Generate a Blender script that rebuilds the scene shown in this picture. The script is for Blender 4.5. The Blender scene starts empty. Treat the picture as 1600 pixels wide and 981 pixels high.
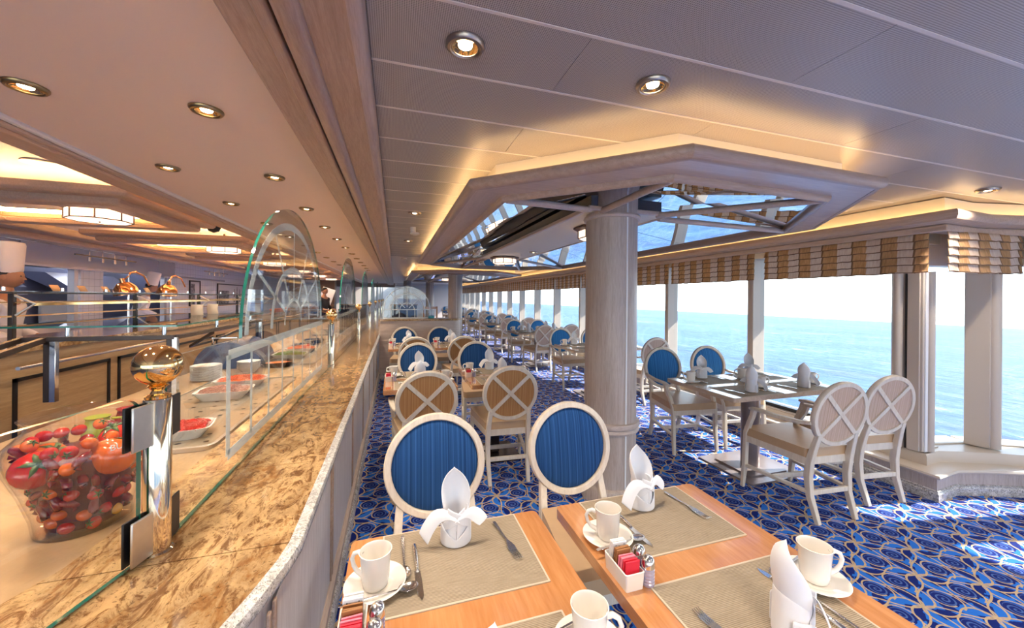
import bpy, bmesh, math, random
from mathutils import Vector, Matrix, Euler
R = math.radians
rnd = random.Random(7)
C = bpy.context.scene.collection
S = bpy.context.scene

# ------------------------------------------------------------------ camera
F_PX, YAW, ROLL, CAM_H = 585.0, math.atan(183 / 585.0), R(0.5), 1.5
fw = Vector((math.sin(YAW), math.cos(YAW), 0)); ri = Vector((math.cos(YAW), -math.sin(YAW), 0)); up = Vector((0, 0, 1))
cx = ri * math.cos(ROLL) + up * math.sin(ROLL); cy = -ri * math.sin(ROLL) + up * math.cos(ROLL); cz = -fw
cam = bpy.data.objects.new('camera', bpy.data.cameras.new('camera')); C.objects.link(cam)
m = Matrix.Identity(4)
for i in range(3):
    m[i][0], m[i][1], m[i][2] = cx[i], cy[i], cz[i]
m[2][3] = CAM_H
cam.matrix_world = m
cam.data.sensor_width = 36; cam.data.lens = 36 * F_PX / 1600; cam.data.shift_y = -25.9 / 1600
cam.data.clip_start = 0.02; cam.data.clip_end = 60000
S.camera = cam

# ------------------------------------------------------------------ sky, sun, exposure
SUN_EL, SUN_AZ = R(36), math.atan2(-0.2, 0.98)
w = bpy.data.worlds.new('sky'); S.world = w; w.use_nodes = True
n = w.node_tree.nodes; l = w.node_tree.links
bg = n['Background']
tc = n.new('ShaderNodeTexCoord'); sx = n.new('ShaderNodeSeparateXYZ'); rp = n.new('ShaderNodeValToRGB')
l.new(tc.outputs['Generated'], sx.inputs[0]); l.new(sx.outputs['Z'], rp.inputs['Fac']); l.new(rp.outputs['Color'], bg.inputs['Color'])
rp.color_ramp.elements[0].position = 0.0; rp.color_ramp.elements[0].color = (0.88, 0.96, 1.0, 1)
rp.color_ramp.elements[1].position = 0.6; rp.color_ramp.elements[1].color = (0.42, 0.66, 1.0, 1)
bg.inputs['Strength'].default_value = 2.3
sun = bpy.data.lights.new('sun', 'SUN'); sun.energy = 9.0; sun.angle = R(0.6); sun.color = (1, .95, .86)
so = bpy.data.objects.new('sun', sun); C.objects.link(so)
d = Vector((-math.cos(SUN_EL) * math.cos(SUN_AZ), -math.cos(SUN_EL) * math.sin(SUN_AZ), -math.sin(SUN_EL)))
so.rotation_euler = d.to_track_quat('-Z', 'Y').to_euler()
LAMP = 2.3
S.view_settings.view_transform = 'Standard'; S.view_settings.look = 'None'; S.view_settings.gamma = 1.0
S.view_settings.use_curve_mapping = False
S.view_settings.exposure = 0.92
S.cycles.max_bounces = 10; S.cycles.diffuse_bounces = 5; S.cycles.glossy_bounces = 5
S.cycles.transmission_bounces = 8; S.cycles.transparent_max_bounces = 40
S.cycles.caustics_reflective = False; S.cycles.caustics_refractive = False
S.cycles.sample_clamp_indirect = 6.0; S.cycles.use_denoising = True

# ------------------------------------------------------------------ node helper
class T:
    def __init__(s, name):
        s.m = bpy.data.materials.new(name); s.m.use_nodes = True
        s.n = s.m.node_tree.nodes; s.l = s.m.node_tree.links
        s.b = s.n['Principled BSDF']; s.out = s.n['Material Output']
    def _in(s, sock, v):
        if isinstance(v, (int, float)): sock.default_value = v
        elif isinstance(v, (tuple, list, Vector)):
            sock.default_value = tuple(v) + (1,) * (len(sock.default_value) - len(v)) if len(sock.default_value) > len(v) else tuple(v)
        else: s.l.new(v, sock)
    def coord(s, kind='Object'): return s.n.new('ShaderNodeTexCoord').outputs[kind]
    def wpos(s): return s.n.new('ShaderNodeNewGeometry').outputs['Position']
    def map(s, v, scale=(1, 1, 1), rot=(0, 0, 0), loc=(0, 0, 0)):
        k = s.n.new('ShaderNodeMapping'); s.l.new(v, k.inputs['Vector'])
        k.inputs['Scale'].default_value = scale; k.inputs['Rotation'].default_value = rot; k.inputs['Location'].default_value = loc
        return k.outputs[0]
    def noise(s, v, scale=5, detail=3, rough=.5, dist=0):
        k = s.n.new('ShaderNodeTexNoise'); s.l.new(v, k.inputs['Vector'])
        k.inputs['Scale'].default_value = scale; k.inputs['Detail'].default_value = detail
        k.inputs['Roughness'].default_value = rough; k.inputs['Distortion'].default_value = dist
        return k.outputs['Fac']
    def voro(s, v, scale=5, feat='F1', out='Distance'):
        k = s.n.new('ShaderNodeTexVoronoi'); k.feature = feat; s.l.new(v, k.inputs['Vector']); k.inputs['Scale'].default_value = scale
        return k.outputs[out]
    def xyz(s, v):
        k = s.n.new('ShaderNodeSeparateXYZ'); s.l.new(v, k.inputs[0]); return k.outputs[0], k.outputs[1], k.outputs[2]
    def ma(s, op, a, b=0.0, c=0.0):
        k = s.n.new('ShaderNodeMath'); k.operation = op
        s._in(k.inputs[0], a); s._in(k.inputs[1], b)
        if op in ('WRAP', 'MULTIPLY_ADD', 'SMOOTH_MIN', 'COMPARE'): s._in(k.inputs[2], c)
        return k.outputs[0]
    def ramp(s, fac, stops, interp='LINEAR'):
        k = s.n.new('ShaderNodeValToRGB'); s._in(k.inputs['Fac'], fac); k.color_ramp.interpolation = interp
        e = k.color_ramp.elements
        while len(e) < len(stops): e.new(.5)
        for q, (p, c) in zip(e, stops): q.position = p; q.color = tuple(c) + (1,)
        return k.outputs['Color']
    def mix(s, f, a, b, mode='MIX'):
        k = s.n.new('ShaderNodeMix'); k.data_type = 'RGBA'; k.blend_type = mode
        s._in(k.inputs[0], f); s._in(k.inputs[6], a); s._in(k.inputs[7], b)
        return k.outputs[2]
    def fmix(s, f, a, b):
        k = s.n.new('ShaderNodeMix'); k.data_type = 'FLOAT'
        s._in(k.inputs[0], f); s._in(k.inputs[2], a); s._in(k.inputs[3], b)
        return k.outputs[0]
    def bump(s, h, st=.3, dist=.01):
        k = s.n.new('ShaderNodeBump'); s._in(k.inputs['Height'], h); k.inputs['Strength'].default_value = st; k.inputs['Distance'].default_value = dist
        s.l.new(k.outputs[0], s.b.inputs['Normal'])
    def set(s, **kw):
        for k, v in kw.items(): s._in(s.b.inputs[k.replace('_', ' ')], v)
        return s.m

def plain(name, col, rough=.5, metal=0.0, var=0.0, scale=30, **kw):
    t = T(name)
    c = col
    if var:
        c = t.mix(t.noise(t.coord(), scale, 3), tuple(x * (1 - var) for x in col), tuple(min(1, x * (1 + var)) for x in col))
    t.set(Base_Color=c, Roughness=rough, Metallic=metal, **kw)
    return t.m
def wood(name, c1, c2, axis=1, scale=9, rough=.42, stretch=14, fine=.35, coat=0.0):
    t = T(name)
    sc = [stretch] * 3; sc[axis] = 1.0
    v = t.map(t.coord(), tuple(sc))
    a = t.noise(v, scale * .35, 5, .6, .8); b = t.noise(v, scale * 2.2, 2, .5)
    f = t.ma('ADD', t.ma('MULTIPLY', a, 1 - fine), t.ma('MULTIPLY', b, fine))
    t.set(Base_Color=t.ramp(f, [(.32, c1), (.62, c2)]), Roughness=rough)
    t.bump(f, .06, .002)
    if coat: t.set(Coat_Weight=coat, Coat_Roughness=.08)
    return t.m
def glass(name, tint=(1, 1, 1), ior=1.45, rough=0.0, gain=1.0):
    t = T(name); n = t.n
    tr = n.new('ShaderNodeBsdfTransparent'); tr.inputs[0].default_value = tuple(tint) + (1,)
    gl = n.new('ShaderNodeBsdfGlossy'); gl.inputs['Roughness'].default_value = rough
    ge = n.new('ShaderNodeNewGeometry'); dp = n.new('ShaderNodeVectorMath'); dp.operation = 'DOT_PRODUCT'
    t.l.new(ge.outputs['Normal'], dp.inputs[0]); t.l.new(ge.outputs['Incoming'], dp.inputs[1])
    f0 = ((ior - 1) / (ior + 1)) ** 2 * gain
    f = t.ma('MULTIPLY_ADD', t.ma('POWER', t.ma('SUBTRACT', 1.0, t.ma('ABSOLUTE', dp.outputs['Value'])), 5.0), 1 - f0, f0)
    mx = n.new('ShaderNodeMixShader'); t.l.new(f, mx.inputs[0]); t.l.new(tr.outputs[0], mx.inputs[1]); t.l.new(gl.outputs[0], mx.inputs[2])
    t.l.new(mx.outputs[0], t.out.inputs['Surface']); n.remove(t.b)
    return t.m
def emit(name, col, st):
    t = T(name); t.set(Base_Color=col, Roughness=.5, Emission_Color=col, Emission_Strength=st); return t.m

# ------------------------------------------------------------------ mesh helper
class MB:
    def __init__(s): s.v, s.f, s.m = [], [], []
    def add(s, vs, fs, mat=0, M=None):
        o = len(s.v)
        for p in vs:
            p = Vector(p)
            s.v.append(M @ p if M else p)
        for q in fs: s.f.append([o + i for i in q]); s.m.append(mat)
        return s
    def box(s, lo, hi, mat=0, M=None):
        x0, y0, z0 = lo; x1, y1, z1 = hi
        return s.add([(x0, y0, z0), (x1, y0, z0), (x1, y1, z0), (x0, y1, z0), (x0, y0, z1), (x1, y0, z1), (x1, y1, z1), (x0, y1, z1)],
                     [(3, 2, 1, 0), (4, 5, 6, 7), (0, 1, 5, 4), (1, 2, 6, 5), (2, 3, 7, 6), (3, 0, 4, 7)], mat, M)
    def cbox(s, c, d, mat=0, M=None):
        return s.box([c[i] - d[i] / 2 for i in range(3)], [c[i] + d[i] / 2 for i in range(3)], mat, M)
    def lathe(s, prof, n=24, mat=0, M=None, closed=False, sx=1, sy=1, cap=True):
        vs, fs = [], []; k = len(prof)
        for i in range(n):
            a = 2 * math.pi * i / n
            for r, z in prof: vs.append((r * math.cos(a) * sx, r * math.sin(a) * sy, z))
        for i in range(n):
            j = (i + 1) % n
            for q in range(k if closed else k - 1):
                p = (q + 1) % k
                fs.append((i * k + q, j * k + q, j * k + p, i * k + p))
        if not closed and cap:
            if prof[0][0] > 1e-5: fs.append([i * k for i in range(n)][::-1])
            if prof[-1][0] > 1e-5: fs.append([i * k + k - 1 for i in range(n)])
        return s.add(vs, fs, mat, M)
    def frames(s, pts, closed=False, ref=None):
        out = []; n = len(pts)
        for i in range(n):
            a = pts[i - 1] if (i > 0 or closed) else pts[i]; b = pts[(i + 1) % n] if (i < n - 1 or closed) else pts[i]
            t = (Vector(b) - Vector(a)).normalized()
            rf = Vector(ref) if ref else (Vector((0, 0, 1)) if abs(t.z) < .95 else Vector((1, 0, 0)))
            x = (rf - t * rf.dot(t))
            if x.length < 1e-4: x = t.orthogonal()
            x.normalize(); y = t.cross(x); out.append((x, y))
        return out
    def tube(s, pts, r, n=8, mat=0, closed=False, M=None, ref=None):
        fr = s.frames(pts, closed, ref); vs, fs = [], []; k = len(pts)
        for i, p in enumerate(pts):
            rr = r[i] if isinstance(r, (list, tuple)) else r
            for q in range(n):
                a = 2 * math.pi * (q + .5) / n
                vs.append(Vector(p) + fr[i][0] * (rr * math.cos(a)) + fr[i][1] * (rr * math.sin(a)))
        for i in range(k if closed else k - 1):
            j = (i + 1) % k
            for q in range(n):
                u = (q + 1) % n; fs.append((i * n + q, i * n + u, j * n + u, j * n + q))
        if not closed: fs.append(list(range(n))[::-1]); fs.append([(k - 1) * n + q for q in range(n)])
        return s.add(vs, fs, mat, M)
    def bar(s, pts, w, h, ref=(1, 0, 0), mat=0, M=None, closed=False):
        # rectangular section: w along ref, h across
        fr = s.frames(pts, closed, ref); vs, fs = [], []; k = len(pts)
        for i, p in enumerate(pts):
            ww = w[i] if isinstance(w, (list, tuple)) else w; hh = h[i] if isinstance(h, (list, tuple)) else h
            for a, b in ((-1, -1), (1, -1), (1, 1), (-1, 1)): vs.append(Vector(p) + fr[i][0] * (a * ww / 2) + fr[i][1] * (b * hh / 2))
        for i in range(k if closed else k - 1):
            j = (i + 1) % k
            for q in range(4):
                u = (q + 1) % 4; fs.append((i * 4 + q, i * 4 + u, j * 4 + u, j * 4 + q))
        if not closed: fs.append((3, 2, 1, 0)); fs.append(tuple((k - 1) * 4 + q for q in range(4)))
        return s.add(vs, fs, mat, M)
    def prism(s, poly, a, b, axis='z', mat=0, side=None, M=None):
        def P(u, v, t): return {'z': (u, v, t), 'x': (t, u, v), 'y': (u, t, v)}[axis]
        n = len(poly); vs = [P(u, v, a) for u, v in poly] + [P(u, v, b) for u, v in poly]
        s.add(vs, [list(range(n))[::-1], [n + i for i in range(n)]], mat, M)
        s.add(vs, [(i, (i + 1) % n, n + (i + 1) % n, n + i) for i in range(n)], mat if side is None else side, M)
        return s
    def sheet(s, rows, mat=0, M=None, wrap=False):
        k = len(rows[0]); vs = [p for r_ in rows for p in r_]; fs = []
        for i in range(len(rows) - 1):
            for j in range(k if wrap else k - 1):
                u = (j + 1) % k; fs.append((i * k + j, i * k + u, (i + 1) * k + u, (i + 1) * k + j))
        return s.add(vs, fs, mat, M)
    def sweep(s, prof, pts, mat=0, closed=False):
        # prof: (out, z) section swept along a level polyline pts (x, y); out points to the right of travel
        k = len(prof); n = len(pts); vs, fs = [], []
        for i in range(n):
            a = pts[i - 1] if (i > 0 or closed) else None; b = pts[(i + 1) % n] if (i < n - 1 or closed) else None
            p = Vector(pts[i]).to_2d() if len(pts[i]) > 2 else Vector(pts[i])
            ds = []
            if a is not None: ds.append((p - Vector(a[:2])).normalized())
            if b is not None: ds.append((Vector(b[:2]) - p).normalized())
            t = sum(ds, Vector((0, 0))).normalized(); nn = Vector((t.y, -t.x))
            sc = 1 / max(.35, nn.dot(Vector((ds[0].y, -ds[0].x))))
            for o, z in prof: q = p + nn * (o * sc); vs.append((q.x, q.y, z))
        for i in range(n if closed else n - 1):
            j = (i + 1) % n
            for q in range(k):
                u = (q + 1) % k; fs.append((i * k + q, j * k + q, j * k + u, i * k + u))
        if not closed: fs.append(list(range(k))); fs.append([(n - 1) * k + q for q in range(k)][::-1])
        return s.add(vs, fs, mat)
    def build(s, name, mats, parent=None, bevel=0, smooth=True, ang=38, solid=0, sub=0, seg=2):
        me = bpy.data.meshes.new(name); me.from_pydata([tuple(p) for p in s.v], [], s.f)
        if not isinstance(mats, (list, tuple)): mats = [mats]
        for q in mats: me.materials.append(q)
        me.polygons.foreach_set('material_index', s.m)
        bm = bmesh.new(); bm.from_mesh(me); bmesh.ops.recalc_face_normals(bm, faces=bm.faces); bm.to_mesh(me); bm.free()
        me.polygons.foreach_set('use_smooth', [smooth] * len(me.polygons))
        if smooth: me.set_sharp_from_angle(angle=R(ang))
        me.update()
        o = bpy.data.objects.new(name, me); C.objects.link(o)
        if solid:
            k = o.modifiers.new('solid', 'SOLIDIFY'); k.thickness = solid; k.offset = 0
        if bevel:
            k = o.modifiers.new('bevel', 'BEVEL'); k.width = bevel; k.segments = seg; k.limit_method = 'ANGLE'; k.angle_limit = R(40); k.harden_normals = False
        if sub:
            k = o.modifiers.new('sub', 'SUBSURF'); k.levels = sub; k.render_levels = sub
        if parent is not None: o.parent = parent
        return o
def box(name, lo, hi, mat, parent=None, bevel=0): return MB().box(lo, hi).build(name, mat, parent, bevel)
def tag(o, label, cat, group=None):
    o['label'] = label; o['category'] = cat
    if group: o['group'] = group
    return o
def struct(o, label=None):
    o['kind'] = 'structure'
    if label: o['label'] = label
    return o
def empty(name, loc=(0, 0, 0), rz=0):
    o = bpy.data.objects.new(name, None); C.objects.link(o); o.location = loc; o.rotation_euler = (0, 0, rz); o.empty_display_size = .05; return o
def thing(name, label, cat, loc=(0, 0, 0), rz=0, group=None): return tag(empty(name, loc, rz), label, cat, group)
KIDS = {}
def kids(o):
    return [c for c in bpy.data.objects if c.parent == o]
def dup(o, label=None, loc=None, rz=None, group=None, parent=None, ch=None):
    c = o.copy(); C.objects.link(c)
    if parent is not None: c.parent = parent
    for k in (ch[o.name] if ch else kids(o)): dup(k, parent=c, ch=ch)
    if label: c['label'] = label
    if group: c['group'] = group
    if loc is not None: c.location = loc
    if rz is not None: c.rotation_euler = (0, 0, rz)
    return c
def tree(o):
    ch = {}
    def go(q):
        ch[q.name] = kids(q)
        for k in ch[q.name]: go(k)
    go(o); return ch
# ------------------------------------------------------------------ materials
def hexc(t, x, y, a):
    # nearest point of a triangular lattice (one axis along y): offsets (dx, dy) and squared length
    px, py = a * math.sqrt(3), a
    def cell(ox, oy):
        u = t.ma('WRAP', t.ma('ADD', x, ox), px / 2, -px / 2); v = t.ma('WRAP', t.ma('ADD', y, oy), py / 2, -py / 2)
        return u, v, t.ma('ADD', t.ma('MULTIPLY', u, u), t.ma('MULTIPLY', v, v))
    u1, v1, d1 = cell(0, 0); u2, v2, d2 = cell(px / 2, py / 2)
    s = t.ma('LESS_THAN', d2, d1)
    return t.fmix(s, u1, u2), t.fmix(s, v1, v2), t.ma('MINIMUM', d1, d2)
def carpet():
    t = T('carpet'); a = .288
    x, y, z = t.xyz(t.wpos())
    wv = t.noise(t.wpos(), 9, 1); x = t.ma('ADD', x, t.ma('MULTIPLY', wv, .012)); y = t.ma('ADD', y, t.ma('MULTIPLY', wv, .012))
    u, v, d2 = hexc(t, x, y, a); r = t.ma('SQRT', d2); th = t.ma('ARCTAN2', u, v)
    def arms(tw, wd):
        ph = t.ma('MULTIPLY', t.ma('ADD', th, t.ma('MULTIPLY', t.ma('SUBTRACT', r, a / 2), tw)), 3)
        # distance across the arm = |sin| * r / 3
        dd = t.ma('MULTIPLY', t.ma('ABSOLUTE', t.ma('SINE', ph)), t.ma('MULTIPLY_ADD', r, .333, .004))
        return t.ma('LESS_THAN', dd, wd)
    a1 = arms(9.0, .0064); a2 = arms(-3.0, .0050)
    c1 = hexc(t, t.ma('ADD', x, a / math.sqrt(3)), y, a); c2 = hexc(t, t.ma('SUBTRACT', x, a / math.sqrt(3)), y, a)
    s = t.ma('LESS_THAN', c2[2], c1[2])
    cu, cv = t.fmix(s, c1[0], c2[0]), t.fmix(s, c1[1], c2[1]); cr = t.ma('SQRT', t.ma('MINIMUM', c1[2], c2[2]))
    ct = t.ma('ARCTAN2', cu, cv)
    spi = t.ma('SINE', t.ma('ADD', ct, t.ma('MULTIPLY', cr, 2 * math.pi / .021)))
    sp = t.ma('MULTIPLY', t.ma('GREATER_THAN', spi, .45), t.ma('LESS_THAN', cr, .046))
    ring = t.ma('LESS_THAN', t.ma('ABSOLUTE', t.ma('SUBTRACT', cr, t.ma('MULTIPLY_ADD', ct, .0045, .058))), .0036)
    lines = t.ma('MAXIMUM', t.ma('MAXIMUM', a1, a2), ring)
    ph3 = t.ma('SINE', t.ma('ADD', t.ma('MULTIPLY', ct, 3), t.ma('MULTIPLY', cr, 30)))
    dark = t.ma('MAXIMUM', t.ma('LESS_THAN', cr, .050), t.ma('GREATER_THAN', t.ma('ADD', ph3, t.ma('MULTIPLY', t.ma('SUBTRACT', t.noise(t.wpos(), 26, 2), .5), 2.6)), .22))
    base = t.mix(dark, (.02, .15, .60), (.005, .016, .15))
    base = t.mix(t.ma('MULTIPLY', sp, .6), base, (.10, .19, .48))
    ln = t.mix(t.noise(t.wpos(), 70, 2), (.36, .25, .14), (.60, .47, .31))
    col = t.mix(lines, base, ln)
    fz = t.noise(t.wpos(), 900, 2)
    col = t.mix(.35, col, t.mix(fz, (.0, .0, .02), (1, 1, 1)), 'OVERLAY')
    t.set(Base_Color=col, Roughness=.95, Specular_IOR_Level=.15); t.bump(fz, .35, .004)
    return t.m
def granite(name, light, mid, dark, sc=6.0, stretch=(1, 1, 1), speck=.5, rough=.12):
    t = T(name); v = t.map(t.wpos(), stretch, (0, 0, R(28)))
    a = t.noise(v, sc, 8, .62, 1.4); b = t.noise(v, sc * 4.5, 6, .7, .6); c = t.noise(t.wpos(), sc * 16, 3, .6)
    f = t.ma('ADD', t.ma('MULTIPLY', a, .62), t.ma('MULTIPLY', b, .38))
    col = t.ramp(f, [(.30, dark), (.41, mid), (.48, tuple(q * .8 for q in light)), (.54, light), (.60, tuple(min(1, q * 1.2) for q in light)), (.66, mid)])
    col = t.mix(t.ramp(t.noise(v, sc * 2.6, 7, .75, 2.0), [(.49, (0, 0, 0)), (.59, (1, 1, 1))]), col, tuple(.5 * p + .5 * q for p, q in zip(mid, dark)))
    col = t.mix(t.ma('MULTIPLY', t.ma('GREATER_THAN', c, .63), speck), col, tuple(q * .35 for q in dark))
    t.set(Base_Color=col, Roughness=rough, Coat_Weight=.3, Coat_Roughness=.05)
    return t.m
def striped(name, stops, freq, axis=0, rough=.8, wob=.3, cos2=None, weave=300):
    t = T(name); v = t.coord(); c = t.xyz(v)[axis]
    sc = [0, 0, 0]; sc[axis] = freq
    f = t.noise(t.map(v, tuple(sc)), 1.0, 4, .7)
    t.set(Base_Color=t.ramp(f, stops), Roughness=rough, Specular_IOR_Level=.2); t.bump(t.noise(v, weave, 2), .2, .001)
    return t.m
def blind_mat():
    t = T('blind_fabric'); x, y, z = t.xyz(t.coord())
    k = t.ma('FRACT', t.ma('MULTIPLY_ADD', t.noise(t.map(t.coord(), (0, 2.2, 0)), 1.0, 1), .35, t.ma('MULTIPLY', y, 1 / .225))); s = t.ma('GREATER_THAN', k, .5)
    e = t.ma('LESS_THAN', t.ma('ABSOLUTE', t.ma('SUBTRACT', k, .5)), .03)
    nz = t.noise(t.map(t.coord(), (1, 6, 1)), 14, 4)
    a = t.ramp(nz, [(.3, (.56, .33, .145)), (.7, (.78, .50, .26))]); b = t.ramp(nz, [(.3, (.76, .61, .50)), (.7, (.90, .78, .67))])
    col = t.mix(e, t.mix(s, a, b), (.30, .18, .10))
    t.set(Base_Color=col, Roughness=.75, Transmission_Weight=0.0); t.bump(t.noise(t.coord(), 260, 2), .25, .001)
    tl = t.n.new('ShaderNodeBsdfTranslucent'); t.l.new(col, tl.inputs[0])
    mx = t.n.new('ShaderNodeMixShader'); mx.inputs[0].default_value = .38
    t.l.new(t.b.outputs[0], mx.inputs[1]); t.l.new(tl.outputs[0], mx.inputs[2]); t.l.new(mx.outputs[0], t.out.inputs['Surface'])
    return t.m
def perf_mat():
    t = T('perforated_metal'); x, y, z = t.xyz(t.wpos())
    k = 2 * math.pi / .0085
    u = t.ma('MULTIPLY', t.ma('ADD', x, y), k * .7071); v = t.ma('MULTIPLY', t.ma('SUBTRACT', x, y), k * .7071)
    h = t.ma('GREATER_THAN', t.ma('MULTIPLY', t.ma('COSINE', u), t.ma('COSINE', v)), .25)
    col = t.mix(h, (.50, .46, .425), (.185, .17, .16))
    t.set(Base_Color=col, Roughness=.38, Metallic=.25)
    return t.m
def sea_mat():
    t = T('sea_water'); v = t.wpos()
    n1 = t.noise(t.map(v, (1, .40, 1), (0, 0, R(20))), .30, 10, .68, .5); n2 = t.noise(v, .012, 4, .5)
    f = t.ma('ADD', t.ma('MULTIPLY', n1, .7), t.ma('MULTIPLY', n2, .3))
    col = t.ramp(f, [(.36, (.005, .032, .115)), (.48, (.018, .07, .175)), (.59, (.05, .115, .225)), (.66, (.36, .43, .50))])
    t.set(Base_Color=col, Roughness=.45, IOR=1.33, Specular_IOR_Level=.5); t.bump(n1, .8, 1.5)
    return t.m
def tile_mat():
    t = T('white_tile'); x, y, z = t.xyz(t.wpos())
    g = t.ma('MAXIMUM', t.ma('LESS_THAN', t.ma('FRACT', t.ma('MULTIPLY', y, 1 / .15)), .05), t.ma('LESS_THAN', t.ma('FRACT', t.ma('MULTIPLY', z, 1 / .15)), .05))
    t.set(Base_Color=t.mix(g, (.88, .88, .90), (.58, .58, .6)), Roughness=.2); return t.m
def mat_cloth():
    t = T('placemat_weave'); x, y, z = t.xyz(t.coord())
    rib = t.ma('SINE', t.ma('MULTIPLY', y, 2 * math.pi / .0042))
    nz = t.noise(t.map(t.coord(), (3, 90, 1)), 6, 3)
    col = t.mix(t.ma('MULTIPLY_ADD', rib, .5, .5), t.ramp(nz, [(.3, (.16, .115, .07)), (.7, (.28, .21, .14))]), t.ramp(nz, [(.3, (.34, .275, .19)), (.7, (.48, .40, .30))]))
    t.set(Base_Color=col, Roughness=.7); t.bump(rib, .4, .0008); return t.m
M = {}
M['carpet'] = carpet()
M['oak'] = wood('whitewashed_oak', (.37, .29, .24), (.52, .44, .385), 2, 9, .40)
M['oak_w'] = wood('bleached_oak', (.50, .44, .42), (.68, .62, .60), 2, 9, .4)
M['oak_y'] = wood('whitewashed_oak_long', (.40, .29, .225), (.56, .43, .345), 1, 9, .40)
M['oak_x'] = wood('whitewashed_oak_cross', (.44, .34, .29), (.60, .50, .44), 0, 9, .40)
M['beam'] = wood('beam_wood', (.345, .225, .16), (.48, .335, .25), 1, 15, .36)
M['coffer'] = wood('coffer_wood', (.46, .30, .20), (.58, .40, .28), 1, 16, .4)
M['panel_cream'] = plain('cream_panel', (.84, .77, .64), .5)
M['canopy_wood'] = wood('canopy_wood', (.48, .36, .30), (.60, .48, .41), 0, 9, .28)
M['canopy_wood_y'] = wood('canopy_wood_long', (.48, .36, .30), (.60, .48, .41), 1, 9, .28)
M['honey'] = wood('honey_wood', (.45, .18, .06), (.60, .285, .115), 1, 5, .12, 10, coat=1.0)
M['pale_table'] = wood('pale_table_wood', (.50, .36, .25), (.64, .50, .38), 1, 5, .2, 10, coat=.5)
M['chair_wood'] = wood('chair_wood', (.66, .55, .43), (.78, .69, .57), 2, 8, .4, 10)
M['panel_wood'] = wood('cabinet_wood', (.34, .19, .085), (.50, .31, .16), 1, 5, .35)
M['blue'] = striped('blue_stripe_fabric', [(.30, (.007, .026, .085)), (.47, (.012, .058, .18)), (.58, (.026, .10, .28)), (.72, (.065, .19, .41))], 95)
M['tan_stripe'] = striped('tan_stripe_fabric', [(.30, (.27, .115, .04)), (.47, (.42, .205, .08)), (.60, (.52, .29, .125)), (.72, (.64, .44, .26))], 110)
M['rose_stripe'] = striped('rose_stripe_fabric', [(.30, (.40, .25, .17)), (.47, (.54, .38, .28)), (.60, (.64, .47, .37)), (.72, (.74, .60, .50))], 110)
M['blue_lit'] = striped('blue_stripe_fabric_lit', [(.30, (.012, .07, .20)), (.47, (.025, .15, .40)), (.58, (.05, .24, .56)), (.72, (.12, .38, .72))], 95)  # same blue fabric, window light painted in as a brighter colour
M['fold_shade'] = plain('blind_fold_shade', (.22, .125, .07), .8)  # dark brown painted in for the shade lines under the blind folds
M['nosing'] = wood('nosing_wood', (.35, .24, .185), (.46, .335, .265), 0, 9, .3)
M['nosing_y'] = wood('nosing_wood_long', (.35, .24, .185), (.46, .335, .265), 1, 9, .3)
M['leather'] = plain('tan_leather', (.54, .355, .20), .38, var=.06, scale=20)
M['white_china'] = plain('white_china', (.86, .82, .76), .12, Coat_Weight=.5)
M['napkin'] = plain('napkin_linen', (.86, .86, .89), .8, var=.02, scale=400, Subsurface_Weight=.0)
M['steel'] = plain('polished_steel', (.78, .77, .76), .14, 1.0)
M['brushed'] = plain('brushed_nickel', (.62, .58, .53), .32, 1.0, var=.08, scale=60)
M['dark_steel'] = plain('dark_bronze_metal', (.05, .034, .028), .22, .35)
M['bronze'] = plain('aged_bronze', (.34, .235, .11), .28, 1.0)
M['ring_nickel'] = plain('dull_nickel', (.42, .35, .29), .3, 1.0)
M['brass'] = plain('polished_brass', (.86, .56, .24), .07, 1.0)
M['gold_pole'] = plain('gilt_pole', (.84, .72, .52), .07, 1.0)
M['copper'] = plain('copper', (.85, .42, .18), .14, 1.0)
M['stainless'] = plain('stainless_sheet', (.70, .69, .71), .25, .45, var=.05, scale=3)
M['cream'] = plain('cream_soffit', (.80, .70, .52), .5)
M['ceil_l'] = plain('buffet_ceiling', (.78, .64, .545), .42, var=.02, scale=200)
M['ceil_plain'] = plain('satin_ceiling_metal', (.68, .60, .51), .30, .25)
M['perf'] = perf_mat()
M['joint'] = plain('ceiling_joint', (.30, .26, .23), .4, .3)
M['joint_l'] = plain('ceiling_strip', (.74, .68, .62), .4, .2)
M['mirror'] = plain('mirror', (.93, .95, .96), .0, 1.0)
M['black'] = plain('black_paint', (.012, .011, .012), .35)
M['dark_wood'] = plain('dark_brown_frame', (.10, .05, .03), .4)
M['blind'] = blind_mat()
M['pedestal'] = plain('mauve_steel', (.30, .24, .23), .3, .5)
M['alu'] = plain('mullion_cream', (.56, .475, .395), .38, var=.03, scale=4)
M['golden'] = granite('golden_granite', (.50, .31, .14), (.29, .135, .042), (.075, .035, .018), 6.5, (1, .5, 1))
M['speckle'] = granite('speckled_granite', (.62, .58, .54), (.42, .38, .34), (.06, .055, .05), 16, (1, 1, 1), .9, .25)
M['edge_stone'] = granite('pale_stone_edge', (.70, .69, .67), (.58, .56, .53), (.07, .065, .06), 20, (1, 1, 1), 1.0, .15)
M['tan_stone'] = plain('tan_worktop', (.40, .255, .135), .25, var=.06, scale=40)
M['clear'] = glass('clear_glass', (.965, .985, .975), 1.45, 0, 1.3)
M['coated'] = glass('coated_glass', (.98, .99, .985), 1.45, 0, 1.5)
M['window_glass'] = glass('window_glass', (.97, .99, 1.0), 1.35)
M['jar_glass'] = glass('jar_glass', (.98, .95, .93), 1.45)
M['glass_edge'] = plain('green_glass_edge', (.008, .15, .105), .08, Coat_Weight=1.0)
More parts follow.
